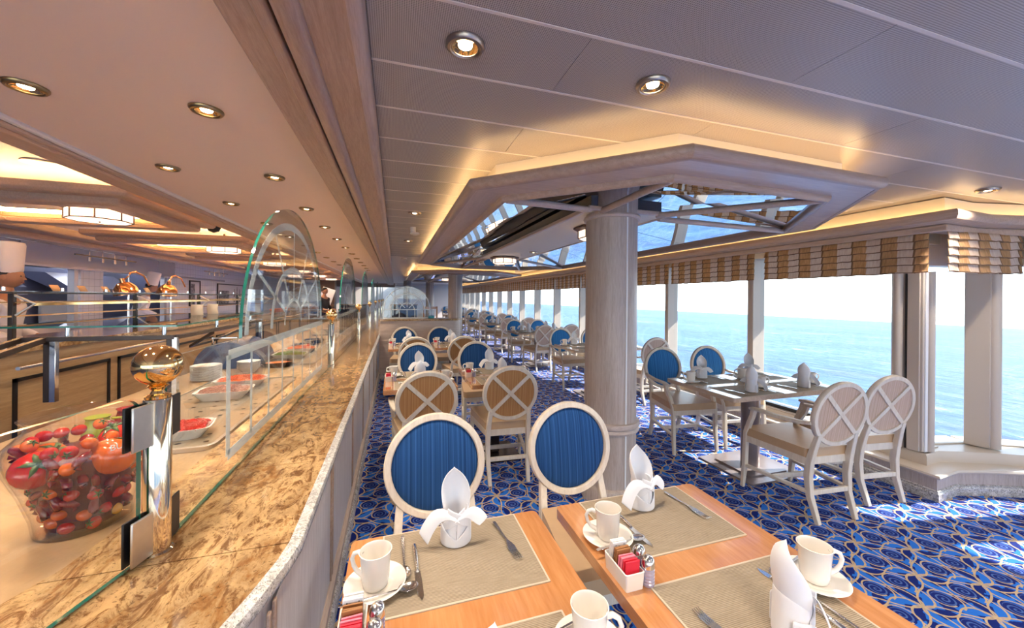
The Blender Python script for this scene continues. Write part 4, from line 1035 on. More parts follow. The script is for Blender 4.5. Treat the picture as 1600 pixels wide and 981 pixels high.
for k, y in enumerate(RTY): table('pale_table', 1.20, .742, 'pale wood table for four on a steel pedestal, the %s window table' % TN[k], 3.06, y + .371, 'window tables', True)

# ------------------------------------------------------------------ tableware prototypes (origin on the table top)
def mk_mat():
    t = empty('placemat'); MB().prism(rrect(.425, .318, .003, 2), 0, .0022).build('weave', M['mat'], t, smooth=False)
    A, B = rrect(.428, .321, .003, 2), rrect(.418, .311, .002, 2)
    MB().sheet([[(x, y, z) for x, y in q] for q, z in ((A, .0), (A, .0028), (B, .0028), (B, .002))], wrap=True).build('hem', M['mat_edge'], t); return t
def mk_napkin():
    t = empty('folded_napkin'); N = M['napkin']
    def cyl(name, a0, a1, lo, hi, r0, r1, nj=25, ni=6, sub=1, solid=.0026):
        # shell patch: lo / hi heights and radii as functions of the angle (degrees, -90 = front)
        rows = []
        for i in range(ni + 1):
            q = i / ni; row = []
            for j in range(nj):
                d_ = a0 + (a1 - a0) * j / (nj - 1); a = R(d_); z = lo(d_) + (hi(d_) - lo(d_)) * q; r = r0 + (r1 - r0) * min(1, z / .11)
                row.append((r * math.cos(a), r * .94 * math.sin(a), z))
            rows.append(row)
        return MB().sheet(rows).build(name, N, t, solid=solid, sub=sub)
    front = lambda d_: abs(((d_ + 90 + 180) % 360) - 180)            # degrees away from the front
    cyl('body', -90, 270, lambda d_: .001, lambda d_: .088 + .016 * min(1, front(d_) / 90), .0395, .0355, 37)
    cyl('cuff', -215, 35, lambda d_: .0005, lambda d_: .022 + .040 * min(1, front(d_) / 75) + (.008 if d_ > -90 else 0) * min(1, front(d_) / 50), .0455, .0440, solid=.004)
    cyl('lapel', -165, -52, lambda d_: .036 + .046 * (d_ + 165) / 113, lambda d_: .062 + .052 * (d_ + 165) / 113, .0430, .0400, 17, solid=.004)
    cyl('lapel', -128, -8, lambda d_: .088 - .050 * (d_ + 128) / 120, lambda d_: .116 - .040 * (d_ + 128) / 120, .0465, .0430, 17, solid=.004)
    # tall pointed leaf: a shell open to the front that narrows to a tip
    rows = []
    for z, th, r, oy in ((.055, 128, .034, 0), (.08, 124, .0355, 0), (.105, 114, .040, 0), (.13, 102, .0435, .001), (.152, 88, .0445, .002), (.172, 68, .042, .002), (.19, 44, .038, .001), (.203, 23, .030, -.001), (.213, 2, .026, -.004)):
        row = []
        for j in range(13):
            u = (j - 6) / 6; a = R(90 + u * th); row.append((r * math.cos(a) - .006 * max(0, (z - .13) / .08), r * .95 * math.sin(a) - .004 + oy, z + .004 * (1 - abs(u)) * (z > .1)))
        rows.append(row)
    MB().sheet(rows).build('leaf', N, t, solid=.0026, sub=1)
    # two ribbon wings that leave the crossing and droop
    for s_, P in ((-1, [(.004, -.040, .094, .030), (.022, -.037, .100, .031), (.042, -.031, .104, .030), (.060, -.028, .099, .029), (.076, -.027, .086, .028), (.090, -.027, .068, .030), (.101, -.028, .050, .034), (.108, -.030, .034, .030)]),
                  (1, [(.004, -.041, .092, .024), (.022, -.037, .099, .026), (.040, -.031, .102, .026), (.056, -.027, .097, .025), (.070, -.026, .086, .030), (.084, -.026, .074, .026), (.092, -.026, .066, .012)])):
        rows = []
        for x, y, z, wd in P:
            x *= .9; z -= .004; rows.append([(s_ * (x + .013 * u), y - .003 * (1 - abs(u)) + .010 * u, z + wd * u * .42) for u in (-1, -.96, -.5, 0, .5, .96, 1)])
        MB().sheet(rows).build('wing', N, t, solid=.0018, sub=1)
    return t
def mk_mug():
    t = empty('mug'); P = [(0, .002), (.027, .0), (.031, .004), (.0335, .02), (.036, .06), (.0395, .088), (.0405, .0905), (.0385, .091), (.0365, .086), (.033, .05), (.030, .012), (.024, .007), (0, .006)]
    MB().lathe(P, 40).build('cup', M['white_china'], t)
    MB().tube([(-.0365, 0, .074), (-.048, 0, .079), (-.060, 0, .074), (-.066, 0, .060), (-.062, 0, .043), (-.052, 0, .029), (-.0335, 0, .020)], [.0065, .006, .0055, .0055, .0055, .006, .007], 10, ref=(0, 1, 0)).build('handle', M['white_china'], t); return t
def mk_saucer():
    o = MB().lathe([(0, 0), (.042, 0), (.045, .003), (.072, .012), (.0765, .0155), (.0745, .0165), (.045, .0065), (.040, .0045), (0, .0045)], 48).build('saucer', M['white_china']); return o
def mk_knife():
    t = empty('knife')
    MB().sheet([[(-.007, -.002, 0), (0, 0, 0), (.007, -.0, 0)]] ) if False else None
    b = MB(); pr = [(-.105, .004), (-.10, .0085), (-.06, .0095), (-.02, .0085), (0, .0075)]
    b.prism([(-.0085, 0), (-.009, -.05), (-.0065, -.085), (.001, -.105), (.0075, -.09), (.008, -.04), (.0065, 0)], .0, .0018); b.build('blade', M['steel'], t, .0006)
    MB().tube([(0, 0, .003), (0, .02, .0035), (0, .07, .004), (0, .105, .0035), (0, .11, .003)], [.004, .0055, .0062, .0068, .004], 10).build('handle', M['steel'], t); return t
def mk_fork():
    t = empty('fork'); b = MB(); P = [(.085, .0035, .006, .003), (.075, .005, .006, .0032), (.02, .0032, .005, .003), (-.02, .0028, .007, .003), (-.035, .0085, .007, .002), (-.05, .0115, .0055, .0018), (-.062, .0115, .004, .0016)]
    b.bar([(0, y, z) for y, wd, z, h in P], [2 * wd for y, wd, z, h in P], [h for y, wd, z, h in P], (1, 0, 0)); b.build('handle', M['steel'], t, .0006)
    b = MB()
    for i in range(4):
        x = -.0093 + .0062 * i; b.bar([(x, -.060, .004), (x, -.08, .0035), (x, -.098, .0055), (x, -.105, .0075)], [.0035, .003, .0026, .0016], .0016, (1, 0, 0))
    b.build('tines', M['steel'], t); return t
def mk_spoon():
    t = empty('spoon'); MB().bar([(0, .10, .006), (0, .09, .0062), (0, .03, .0045), (0, -.02, .004), (0, -.04, .0045)], [.007, .010, .006, .005, .006], [.002, .0026, .003, .003, .0022], (1, 0, 0)).build('handle', M['steel'], t, .0005)
    rows = []
    for i in range(7):
        r = i / 6; rows.append([(.0165 * r * math.cos(a), -.062 + .025 * r * math.sin(a), .001 + .0055 * r * r) for a in [2 * math.pi * k / 20 for k in range(20)]])
    MB().sheet(rows, wrap=True).build('bowl', M['steel'], t, solid=.001); return t
PR = {}
for nm_, fn in (('placemat', mk_mat), ('napkin', mk_napkin), ('mug', mk_mug), ('saucer', mk_saucer), ('knife', mk_knife), ('fork', mk_fork), ('spoon', mk_spoon)):
    PR[nm_] = fn(); PR[nm_, 't'] = tree(PR[nm_])
CAT = {'placemat': 'placemat', 'napkin': 'napkin', 'mug': 'mug', 'saucer': 'saucer', 'knife': 'knife', 'fork': 'fork', 'spoon': 'spoon', 'tea': 'spoon'}
ADJ = {'placemat': 'woven beige placemat', 'napkin': 'white folded napkin', 'mug': 'white mug', 'saucer': 'white saucer', 'knife': 'steel table knife', 'fork': 'steel fork', 'spoon': 'steel soup spoon', 'tea': 'steel teaspoon on a saucer'}
first = set()
def put(kind, x, y, z, rz, where, small=None):
    p = 'spoon' if kind == 'tea' else kind
    if p not in first: first.add(p); o = PR[p]
    else: o = dup(PR[p], ch=PR[p, 't'])
    o.location = (x, y, z); o.rotation_euler = small if small else (0, 0, rz)
    tag(o, '%s, %s' % (ADJ[kind], where), CAT[kind], {'napkin': 'folded napkins on the tables', 'mug': 'mugs on the tables', 'saucer': 'saucers on the tables', 'placemat': 'placemats on the tables'}.get(kind, 'cutlery on the tables'))
    return o
ZTAB = .7502
def setting(tx, ty, half, sgn, where, full=True, wing=0, dx=0.0, r_=None):
    # sgn +1: diner at the far (+y) end looking back at the camera; offsets are turned by 180 degrees for the near end
    def at_(ox, oy): return tx + dx + sgn * ox, ty + sgn * oy
    z1 = ZTAB + .0032; base = 0 if sgn > 0 else math.pi; j = (r_ or rnd).uniform
    x, y = at_(.005, half - .165); put('placemat', x, y, ZTAB, base, where)
    x, y = at_(.012 + j(-.012, .012), half - .085 if sgn > 0 else half - .115); put('napkin', x, y, z1, R(wing + (0 if sgn > 0 else (62 if abs(tx - .856) < .01 else 150))), where)
    mx, my = at_(-.222 + j(-.006, .006), half - .215); put('saucer', mx, my, z1, 0, where)
    put('mug', mx, my, z1 + .0052, base + R(-25 + j(-8, 8)), where)
    if full:
        sa = base + R(200); put('tea', mx + .055 * math.cos(base + R(-70)), my + .055 * math.sin(base + R(-70)), z1 + .0115, 0, where, (R(3), R(0), base + R(100)))
        x, y = at_(-.115, half - .19); put('knife', x, y, z1, base + R(2), where)
        x, y = at_(-.150, half - .13); put('spoon', x, y, z1, base + R(1), where)
        x, y = at_(.150, half - .125); put('fork', x, y, z1, base + R(8), where)
ra = random.Random(3)
for i, (x, y, nm_) in enumerate(inner_t):
    for sgn, sd in ((1, 'far'), (-1, 'near')):
        setting(x, y, .371, sgn, '%s seat of the %s' % (sd, nm_), True, [-6, 8, 5, -8, 10, 4][i], r_=ra)
for k, y in enumerate(RTY):
    for ox, sd in ((-.29, 'aisle'), (.30, 'window')):
        for sgn, s2 in ((1, 'far'), (-1, 'near')):
            setting(3.06, y + .371, .371, sgn, '%s %s seat of the %s window table' % (s2, sd, TN[k]), k < 3, -40 + 10 * k, ox, r_=ra)
# sugar caddies and shakers
def packet(col, name):
    o = MB().box((-.021, -.0022, 0), (.021, .0022, .058)).build(name, col, None, .001); return o
pk = {'w': plain('white_packet', (.86, .85, .85), .5), 'n': plain('brown_packet', (.34, .15, .05), .5), 'p': plain('pink_packet', (.82, .22, .30), .5), 'r': plain('red_packet', (.75, .02, .05), .5)}
dot = M['black']
def caddy(x, y, nm_, detail):
    t = thing('sugar_caddy', 'white ceramic caddy of sugar packets on the ' + nm_, 'caddy', (x, y, ZTAB), 0, 'sugar caddies')
    A, B, A2, B2 = rrect(.052, .100, .005, 3), rrect(.058, .106, .006, 3), rrect(.046, .094, .004, 3), rrect(.052, .10, .005, 3)
    MB().sheet([[(a, b, z) for a, b in q] for q, z in ((A, 0), (B, .044), (B2, .045), (A2, .004))], wrap=True).add([(a, b, .004) for a, b in A2], [list(range(len(A2)))]).build('tray', M['white_china'], t)
    seq = [('w', .040), ('w', .034), ('w', .028), ('n', .018), ('n', .012), ('n', .006), ('p', -.004), ('p', -.010), ('p', -.016), ('r', -.024), ('r', -.030), ('r', -.036)]
    if not detail: seq = [('w', .035), ('n', .012), ('p', -.01), ('r', -.03)]
    CN = {'w': 'white', 'n': 'brown', 'p': 'pink', 'r': 'red'}; cnt = {}
    for c, oy in seq:
        cnt[c] = cnt.get(c, 0) + 1
        o = packet(pk[c], 'sugar_packet'); o.location = (x + rnd.uniform(-.001, .001), y + oy, ZTAB + .0105 + (.014 if c == 'w' else .007 if c == 'n' else .0)); o.rotation_euler = (R(rnd.uniform(2, 9)), 0, R(rnd.uniform(-2, 2)))
        tag(o, '%s sugar packet in the caddy on the %s' % (CN[c], nm_) if not detail else '%s %s sugar packet in the caddy on the %s' % (['back', 'middle', 'foremost'][cnt[c] - 1], CN[c], nm_), 'packet', '%s sugar packets on the %s' % (CN[c], nm_))
        if c == 'w':
            q = MB()
            for a, b in ((-.012, .05), (-.015, .043), (.013, .051), (-.002, .047), (.016, .036), (-.016, .03)): q.box((a - .0012, -.0027, b - .0012), (a + .0012, -.0022, b + .0012))
            q.build('print', dot, o, smooth=False)
    for i, (ox, oy) in enumerate(((.047, .004), (.043, -.040))):
        s_ = thing('shaker', '%s ribbed shaker with chrome cap on the %s' % (['farther', 'nearer'][i], nm_), 'shaker', (x + ox + .004, y + oy, ZTAB), 0, 'salt and pepper shakers')
        pr = [(0, 0), (.015, 0)]
        for k in range(5): pr += [(.0165, .003 + .0085 * k), (.0165, .008 + .0085 * k), (.0145, .0105 + .0085 * k)]
        MB().lathe(pr + [(.0145, .047)], 24).build('body', SALT if i else PEP, s_)
        MB().lathe([(.0165, .047), (.0172, .05), (.0172, .058), (.015, .067), (.009, .073), (0, .075)], 24).build('cap', M['steel'], s_)
SALT = plain('ribbed_glass_pale', (.50, .46, .60), .06, .3, Coat_Weight=1.0); PEP = plain('ribbed_glass_dark', (.30, .26, .40), .06, .3, Coat_Weight=1.0)
for i, (x, y, nm_) in enumerate(inner_t): caddy(x - .262, y + .005, nm_, i < 2)
for k in range(3): caddy(3.06 - .0, RTY[k] + .371, TN[k] + ' window table', False)
# ------------------------------------------------------------------ serving frame in front of the islands
t = thing('serving_stand', 'dark bronze and chrome serving frame with glass shelf left of the counter', 'serving stand', (-1.47, 3.22, ZT - .011))
zf = 1.2 - ZT + .011
MB().bar([(0, 0, zf), (-.82, .02, zf)], .03, .034, (0, 0, 1)).build('front_rail', M['dark_steel'], t, .003)
MB().bar([(0, 0, zf), (-.06, 1.95, zf)], .03, .034, (0, 0, 1)).build('side_rail', M['dark_steel'], t, .003)
for x, y in ((0, 0), (-.06, 1.95), (-.66, .02)):
    box('post', (x - .016, y - .016, 0), (x + .016, y + .016, zf), M['steel'], t, .003)
    box('post_back', (x - .05, y - .01, 0), (x - .018, y + .02, zf), M['dark_steel'], t, .003)
for x in (-.70, -.82): MB().bar([(x, .02, zf), (x - .18, -.62, zf - .20)], .03, .034, (1, 0, 0)).build('sloping_arm', M['dark_steel'], t, .003)
MB().bar([(-.05, .7, zf - .03), (-.30, .9, zf - .17), (-.30, 1.3, zf - .17), (-.05, 1.6, zf - .03)], .022, .022, (0, 0, 1)).build('brace', M['dark_steel'], t, .002)
for x, y in ((-.08, .03), (-.62, .06), (-.10, .9), (-.12, 1.8)): MB().lathe([(.012, zf), (.012, zf + .075)], 14).build('standoff', M['steel'], t).location = (x, y, 0)
MB().prism([(.02, -.03), (-.06, 2.05), (-1.0, 2.05), (-.98, -.01)], zf + .075, zf + .087, 'z', 0, 1).build('glass_shelf', [M['clear'], M['glass_edge']], t)
for i, y in enumerate((1.45, 1.8)):
    k = thing('menu_holder', 'folded cream menu card on the glass shelf, %s of the two' % ['nearer', 'farther'][i], 'card', (-1.95, 3.22 + y, ZT - .011 + zf + .0875), R(35))
    MB().sheet([[(-.05, 0, 0), (.05, 0, 0)], [(-.05, .03, .055), (.05, .03, .055)], [(-.05, .0, .11), (.05, .0, .11)]]).build('card', plain('cream_card_%d' % i, (.72, .58, .42), .6), k, solid=.002)

# ------------------------------------------------------------------ service island
t = thing('service_island', 'long wood fronted service island with chrome rail behind the counter', 'counter')
XI = -2.52
box('body', (-3.15, 3.4, .1), (XI, 13, 1.08), M['panel_wood'], t)
box('top', (-3.18, 3.37, 1.08), (XI + .03, 13.05, 1.12), M['golden'], t, .005)
box('kick', (-3.1, 3.45, 0), (XI - .05, 12.9, .1), M['black'], t)
for k in range(9):
    y = 3.5 + 1.03 * k
    f = MB()
    for a, b in (((y, .42), (y + .92, .445)), ((y, .88), (y + .92, .905)), ((y, .42), (y + .025, .905)), ((y + .895, .42), (y + .92, .905))): f.box((XI, a[0], a[1]), (XI + .012, b[0], b[1]))
    f.build('panel_frame', M['black'], t)
MB().tube([(XI + .10, 3.4, .99), (XI + .10, 12.9, .99)], .013, 12).build('tray_rail', M['steel'], t)
for k in range(9): MB().tube([(XI, 3.9 + 1.0 * k, .99), (XI + .10, 3.9 + 1.0 * k, .99)], .01, 8).build('rail_bracket', M['steel'], t)
# glass gantry on the island
t = thing('glass_gantry', 'steel and glass food gantry standing on the service island', 'serving stand', (-2.74, 3.35, 1.12))
for k in range(5):
    y = .45 + 1.4 * k
    box('post', (-.016, y - .016, 0), (.016, y + .016, .385), M['dark_steel'], t, .004)
    MB().bar([(0, y, .37), (.13, y, .30), (.02, y, .21)], .016, .016, (0, 1, 0)).build('arm', M['brushed'], t, .002)
box('rail_upper', (-.012, .15, .375), (.012, 6.6, .39), M['dark_steel'], t); box('rail_lower', (-.012, .15, .20), (.012, 6.6, .212), M['copper'], t); box('rail_middle', (.108, .45, .285), (.124, 6.6, .305), M['brass'], t)
box('tray_shelf', (-.19, .45, .305), (.10, 6.6, .312), plain('gilt_shelf', (.60, .36, .14), .25, .6), t)
MB().box((-.20, .15, .3905), (.11, 6.6, .3985), 0).build('glass_top', [M['clear']], t)
for k in range(12): MB().lathe([(.011, .3985), (.011, .424), (.0, .427)], 12).build('cap_knob', M['steel'], t).location = (.06, .3 + .5 * k, 0)
for i in range(4):
    k = thing('menu_card', 'small tan menu card on the gantry, %s from the tiled pillar' % ['farthest left', 'second', 'third', 'nearest'][i], 'card', (-2.84, 4.35 + .30 * i + (.38 if i > 2 else 0), 1.5192), 0)
    MB().sheet([[(0, -.045, 0), (0, .045, 0)], [(-.03, -.045, .055), (-.03, .045, .055)]]).build('card', plain('tan_card_%d' % i, (.62, .40, .22), .6), k, solid=.003)
# copper heat lamps on arched arms
for i, y in enumerate((5.75, 6.65)):
    t = thing('heat_lamp', 'copper domed heat lamp on a curved arm, %s' % ['nearer the tiled pillar', 'in front of the small picture'][i], 'lamp', (-3.10, y, 1.12))
    MB().lathe([(.06, 0), (.06, .012), (.012, .02), (.010, .62), (.0, .625)], 18).build('stand', M['steel'], t)
    MB().tube([(0, 0, .60), (.0, .03, .64), (-.02, .16, .66), (-.03, .35, .62), (-.03, .46, .50)], .010, 10).build('arm', M['copper'], t)
    MB().tube([(0, 0, .60), (.01, -.04, .585), (.015, -.09, .56)], .009, 8).build('arm', M['copper'], t)
    k = MB().lathe([(.02, .10), (.025, .05), (.06, .04), (.105, -.02), (.12, -.09), (.115, -.092), (.095, -.03), (.0, .02)], 28).build('shade', M['copper'], t); k.location = (.015, -.10, .47); k.rotation_euler = (R(12), R(14 if i else -10), 0)
    MB().lathe([(.0, -.09), (.05, -.075), (.05, -.045), (0, -.03)], 16).build('lamp', M['bulb'], k)
for i in range(5):
    o = MB().lathe([(0, 0), (.05, 0), (.09, .05), (.095, .055), (.088, .055), (.05, .008), (0, .008)], 20).build('bowl', plain('orange_glaze', (.72, .20, .06), .2) if i == 0 else bpy.data.materials['orange_glaze'])
    o.location = (-2.72, 10.1 + .28 * i, 1.1205); tag(o, 'orange bowl on the service island below the large picture, %s in its row' % BN[i], 'bowl', 'orange bowls on the island')
# utensil rails hanging below the cornice
for i, y in enumerate((7.9, 12.2)):
    t = thing('spot_rail', 'hanging bar with small steel spotlights before the hood, %s' % ['nearer the camera', 'farther back'][i], 'lamp', (-4.95, y, 2.0))
    box('bar', (-.01, 0, .13), (.01, 1.5, .15), M['dark_steel'], t)
    for k in range(4):
        MB().tube([(0, .3 + .3 * k, .40), (0, .3 + .3 * k, .06)], .007, 8).build('drop_rod', M['steel'], t); MB().lathe([(.022, .05), (.022, .12), (.01, .125)], 12).build('spot_head', M['steel'], t).location = (0, .3 + .3 * k, 0)
for y in (8.2, 9.2, 11.6, 13.4, 15.2, 17.2):
    li = bpy.data.lights.new('rail_fill_spot', 'SPOT'); li.energy = 60 * LAMP; li.spot_size = R(110); li.spot_blend = 1; li.color = (1, .93, .86); li.shadow_soft_size = .04  # spots added to brighten the tiled wall, some beyond the rails
    lo = bpy.data.objects.new('rail_fill_spot', li); C.objects.link(lo); lo.location = (-4.85, y, 2.04); lo.rotation_euler = (0, R(-38), 0)
# pictures on the tiled wall
def picture(y0, y1, z0, z1, label, bottles):
    t = thing('picture', label, 'picture', (-5.875, (y0 + y1) / 2, (z0 + z1) / 2)); a, b = (y1 - y0) / 2, (z1 - z0) / 2
    f = MB()
    for q in (((-a, -b), (a, -b + .04)), ((-a, b - .04), (a, b)), ((-a, -b), (-a + .04, b)), ((a - .04, -b), (a, b))): f.box((0, q[0][0], q[0][1]), (.03, q[1][0], q[1][1]))
    f.build('frame', M['black'], t)
    box('print', (0, -a + .02, -b + .02), (.012, a - .02, b - .02), plain('print_paper', (.72, .70, .70), .5) if 'print_paper' not in bpy.data.materials else bpy.data.materials['print_paper'], t)
    dk = bpy.data.materials.get('print_grey') or T('print_grey').m
    if not dk.get('done'):
        dk['done'] = 1; q = T('print_tone'); q.set(Base_Color=q.ramp(q.noise(q.coord(), 12, 5, .7), [(.4, (.03, .03, .035)), (.6, (.35, .35, .36))]), Roughness=.5); M['tone'] = q.m
    if bottles:
        box('print_figures', (.0122, -a + .12, -b + .04), (.0135, -a * .15, b * .35), M['tone'], t)
        for k in range(3):
            y = a * (.25 + .22 * k); hh = [.50, .58, .50][k]
            MB().prism([(y - .07, -b + .08), (y + .07, -b + .08), (y + .07, -b + hh * .62), (y + .025, -b + hh * .8), (y + .025, -b + hh * 1.15), (y - .025, -b + hh * 1.15), (y - .025, -b + hh * .8), (y - .07, -b + hh * .62)], .0122, .0135, 'x').build('print_bottle', M['tone'], t, smooth=False)
            MB().box((.0136, y - .05, -b + .16), (.0142, y + .05, -b + .28)).build('print_label', M['white'], t)
    else: box('print_figures', (.0122, -a + .05, -b + .05), (.0135, 0, b - .1), M['tone'], t)
picture(15.4, 17.7, 1.15, 1.90, 'large framed black and white print with three bottles on the tiled wall', True)
picture(13.55, 14.2, 1.15, 1.93, 'narrow framed black and white print on the tiled wall', False)
# kitchen equipment seen through the openings
for i, (y0, y1) in enumerate(((4.6, 7.0), (7.2, 9.4), (10.4, 12.4))):
    t = thing('kitchen_hood', 'dark steel kitchen extractor hood behind the %s kitchen opening' % ['near', 'middle', 'far'][i], 'hood', (-7.0, y0, 1.5))
    MB().prism([(.0, .45), (-.5, .45), (.3, .0), (.42, .0), (.42, .12)], 0, y1 - y0, 'y').build('canopy', M['kitchen_dark'], t)
    box('lip', (.40, 0, -.02), (.44, y1 - y0, .03), M['stainless'], t)
for i, y in enumerate((5.2, 8.3, 11.2)):
    t = thing('range_cooker', 'stainless range cooker in the kitchen, %s' % ['nearest', 'middle', 'farthest'][i], 'cooker', (-6.95, y, 0)); box('body', (-.35, -.5, 0), (.35, .5, .9), M['stainless'], t, .01); box('back_panel', (-.35, -.5, .9), (-.30, .5, 1.25), M['stainless'], t)

# ------------------------------------------------------------------ people
def skinned(name, pts_, edges, rad, mat, parent, root=0, sub=2):
    me = bpy.data.meshes.new(name); me.from_pydata(pts_, edges, []); o = bpy.data.objects.new(name, me); C.objects.link(o); o.parent = parent
    sk = o.modifiers.new('skin', 'SKIN'); sk.use_smooth_shade = True
    for i, r in enumerate(rad): me.skin_vertices[0].data[i].radius = r if isinstance(r, tuple) else (r, r)
    me.skin_vertices[0].data[root].use_root = True
    k = o.modifiers.new('sub', 'SUBSURF'); k.levels = sub; k.render_levels = sub
    me.materials.append(mat); return o
def person(loc, rz, label, hat=True, bend=0.0, top=None):
    t = thing('person', label, 'person', loc, rz)                              # faces +y
    b = bend
    P = [(0, 0, .93), (0, .01, 1.10), (0, .02 + b * .15, 1.28), (0, .03 + b * .25, 1.42), (0, .04 + b * .32, 1.50), (0, .055 + b * .4, 1.58)]; E = [(0, 1), (1, 2), (2, 3), (3, 4), (4, 5)]; Rr = [(.16, .12), (.14, .11), (.16, .12), (.12, .09), (.055, .055), (.06, .065)]
    for s_ in (-1, 1):
        n0 = len(P); P += [(.17 * s_, .02 + b * .25, 1.40), (.23 * s_, .0 + b * .25, 1.15), (.20 * s_, .22 + b * .3, 1.04), (.19 * s_, .30 + b * .3, 1.04)]; E += [(3, n0), (n0, n0 + 1), (n0 + 1, n0 + 2), (n0 + 2, n0 + 3)]; Rr += [.062, .046, .032, .034]
        for k in range(5):
            m0 = len(P); fx = .19 * s_ + (-.03 + .015 * k) * (1 if k < 4 else 1); ln = [.07, .08, .085, .075, .05][k]
            P += [(fx if k < 4 else .19 * s_ - .045 * s_, .34 + b * .3 + (0 if k < 4 else -.02), 1.035), (fx if k < 4 else .19 * s_ - .06 * s_, .30 + b * .3 + ln, 1.015)]; E += [(n0 + 3, m0), (m0, m0 + 1)]; Rr += [.009, .007]
        n1 = len(P); P += [(.095 * s_, 0, .88), (.10 * s_, .02, .48), (.10 * s_, -.01, .09), (.10 * s_, .12, .04)]; E += [(0, n1), (n1, n1 + 1), (n1 + 1, n1 + 2), (n1 + 2, n1 + 3)]; Rr += [.09, .062, .042, .036]
    skinned('body', P, E, Rr, M['skin'], t)
    jk = top or M['jacket']
    JP = [P[0], P[1], P[2], P[3], (0, .035 + b * .3, 1.47)]; JE = [(0, 1), (1, 2), (2, 3), (3, 4)]; JR = [(.185, .145), (.165, .135), (.185, .145), (.14, .11), (.07, .07)]
    for s_ in (-1, 1):
        n0 = len(JP); JP += [(.175 * s_, .02 + b * .25, 1.40), (.235 * s_, .0 + b * .25, 1.15), (.205 * s_, .19 + b * .3, 1.045)]; JE += [(3, n0), (n0, n0 + 1), (n0 + 1, n0 + 2)]; JR += [.078, .062, .05]
    skinned('jacket', JP, JE, JR, jk, t)
    TP = [(0, 0, .92)]; TE = []; TR = [(.17, .13)]
    for s_ in (-1, 1):
        n1 = len(TP); TP += [(.095 * s_, 0, .86), (.10 * s_, .02, .48), (.10 * s_, -.005, .10)]; TE += [(0, n1), (n1, n1 + 1), (n1 + 1, n1 + 2)]; TR += [.11, .08, .06]
    skinned('trousers', TP, TE, TR, bpy.data.materials.get('dark_trousers') or plain('dark_trousers', (.03, .03, .05), .8), t)
    for s_ in (-1, 1): MB().lathe([(0, 0), (.045, 0), (.048, .03), (.04, .07), (0, .08)], 14, sy=2.4).build('shoe', M['black'], t).location = (.10 * s_, .06, .0)
    hy, hz = .065 + b * .45, 1.66
    hd = MB().lathe([(max(1e-6, .078 * math.sin(math.pi * k / 14) * (1 + .08 * math.sin(math.pi * k / 14))), -.115 * math.cos(math.pi * k / 14)) for k in range(15)], 20, sy=1.18)
    for v in hd.v:
        if v.y > .05 and v.z < -.03: v.y += .006
        if v.z < -.02: v.x *= 1 + v.z * 1.6
    hd.add([(-.012, .088, -.03), (.012, .088, -.03), (0, .118, -.03), (0, .09, .02)], [(0, 1, 2), (0, 2, 3), (1, 3, 2)])
    for s_ in (-1, 1): hd.lathe([(0, -.03), (.02, -.015), (.022, .015), (0, .03)], 8, M=Matrix.Translation((.08 * s_, -.005, -.01)), sx=.4)
    h = hd.build('head', M['skin'], t); h.location = (0, hy, hz); h.rotation_euler = (-b * .5, 0, 0)
    for s_ in (-1, 1): MB().lathe([(0, -.009), (.011, 0), (0, .009)], 8).build('eye', M['black'], h).location = (.03 * s_, .088, .004)
    box('mouth', (-.022, .086, -.062), (.022, .094, -.055), plain('lips', (.28, .08, .07), .5) if 'lips' not in bpy.data.materials else bpy.data.materials['lips'], h)
    MB().lathe([(.082, -.01), (.087, .03), (.08, .08), (.05, .115), (0, .125)], 18, sy=1.15).build('hair', M['hair'], h).location = (0, -.014, 0)
    if hat:
        MB().lathe([(.084, .03), (.092, .06), (.094, .12), (.104, .30), (.098, .325), (.06, .335), (0, .335)], 24, sy=1.1).build('toque', M['jacket'], h).location = (0, -.008, 0)
    return t
person((-3.6, 4.85, 0), R(-75), 'chef in tall white hat standing behind the island at the far left edge', True)
person((-5.3, 10.12, 0), R(-60), 'chef in tall white hat leaning over the counter behind the copper heat lamp', True, .35)
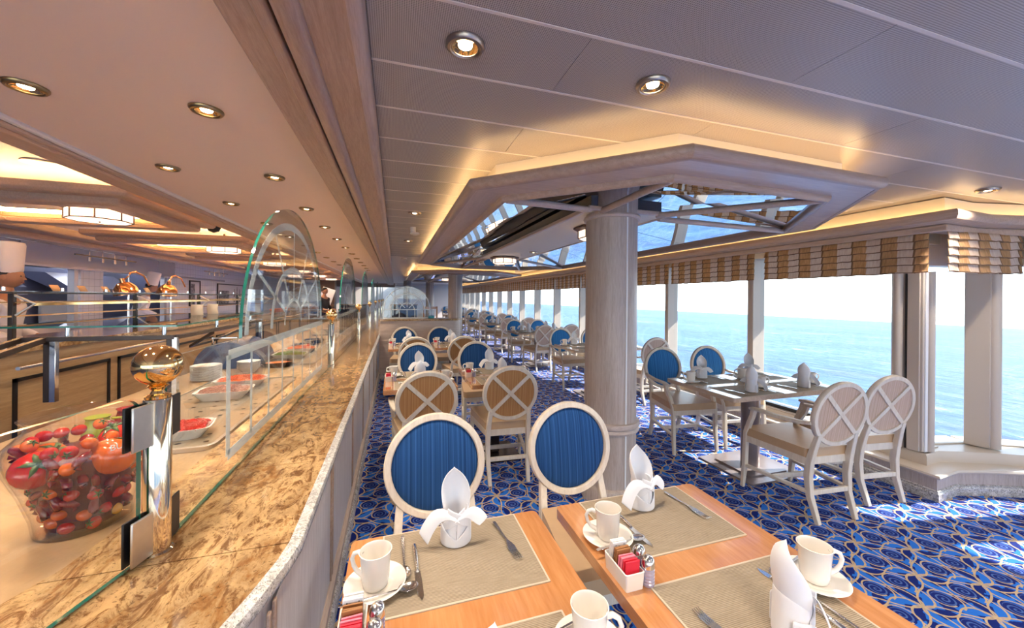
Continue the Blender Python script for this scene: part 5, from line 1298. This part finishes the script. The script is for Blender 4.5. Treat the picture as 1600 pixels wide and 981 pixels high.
person((-2.3, 13.9, 0), R(-120), 'person with dark hair standing behind the glass guards far down the buffet', False, 0, plain('black_shirt', (.02, .02, .025), .8))
person((-2.05, 17.2, 0), R(-100), 'second dark-haired person further back beside the guards', False, 0, plain('grey_shirt', (.06, .06, .07), .8))

# ------------------------------------------------------------------ far end of the room
t = thing('poster_board', 'leaning white poster board in the dark doorway far down the buffet', 'board', (-2.5, 15.6, 0))
o = MB().box((-.22, -.01, -.35), (.22, .01, .45)).build('panel', M['white'], t); o.rotation_euler = (0, R(18), 0); o.location = (0, 0, 1.35); MB().lathe([(.16, 0), (.16, .02), (.02, .03), (.018, 1.05), (0, 1.06)], 16).build('stand', M['dark_steel'], t)
t = thing('dark_cabinet', 'tall dark brown cabinet at the end of the buffet hall', 'cabinet', (-3.4, 18.5, 0)); box('body', (-1.0, 0, 0), (.8, .6, 2.2), M['dark_wood'], t, .01)
for s_ in (0, 1): box('door', (-.95 + .9 * s_, -.02, .1), (-.1 + .85 * s_, 0, 2.1), M['dark_wood'], t, .004)
t = thing('dark_sideboard', 'dark blue sideboard seen behind the fan glass', 'cabinet', (.35, 15.5, 0)); box('body', (-.5, 0, .0), (.5, .5, 1.15), plain('navy_front', (.015, .02, .05), .4), t, .01); box('top', (-.53, -.03, 1.15), (.53, .53, 1.19), M['golden'], t)
for s_ in (-1, 1): box('door', (-.22 + .25 * s_, -.02, .15), (.22 + .25 * s_, 0, 1.1), bpy.data.materials['navy_front'], t, .004)
t = thing('wooden_chair', 'honey wood chair beside the partition near the far column', 'chair', (1.05, 12.0, 0), 0)
for s_ in (-1, 1):
    box('rear_leg', (.2 * s_ - .02, -.2, 0), (.2 * s_ + .02, -.16, 1.2), M['honey'], t); box('front_leg', (.2 * s_ - .02, .16, 0), (.2 * s_ + .02, .2, .45), M['honey'], t)
box('seat', (-.22, -.2, .45), (.22, .22, .48), M['honey'], t); 
for z in (.75, 1.12): box('back_slat', (-.2, -.195, z), (.2, -.165, z + .07), M['honey'], t)
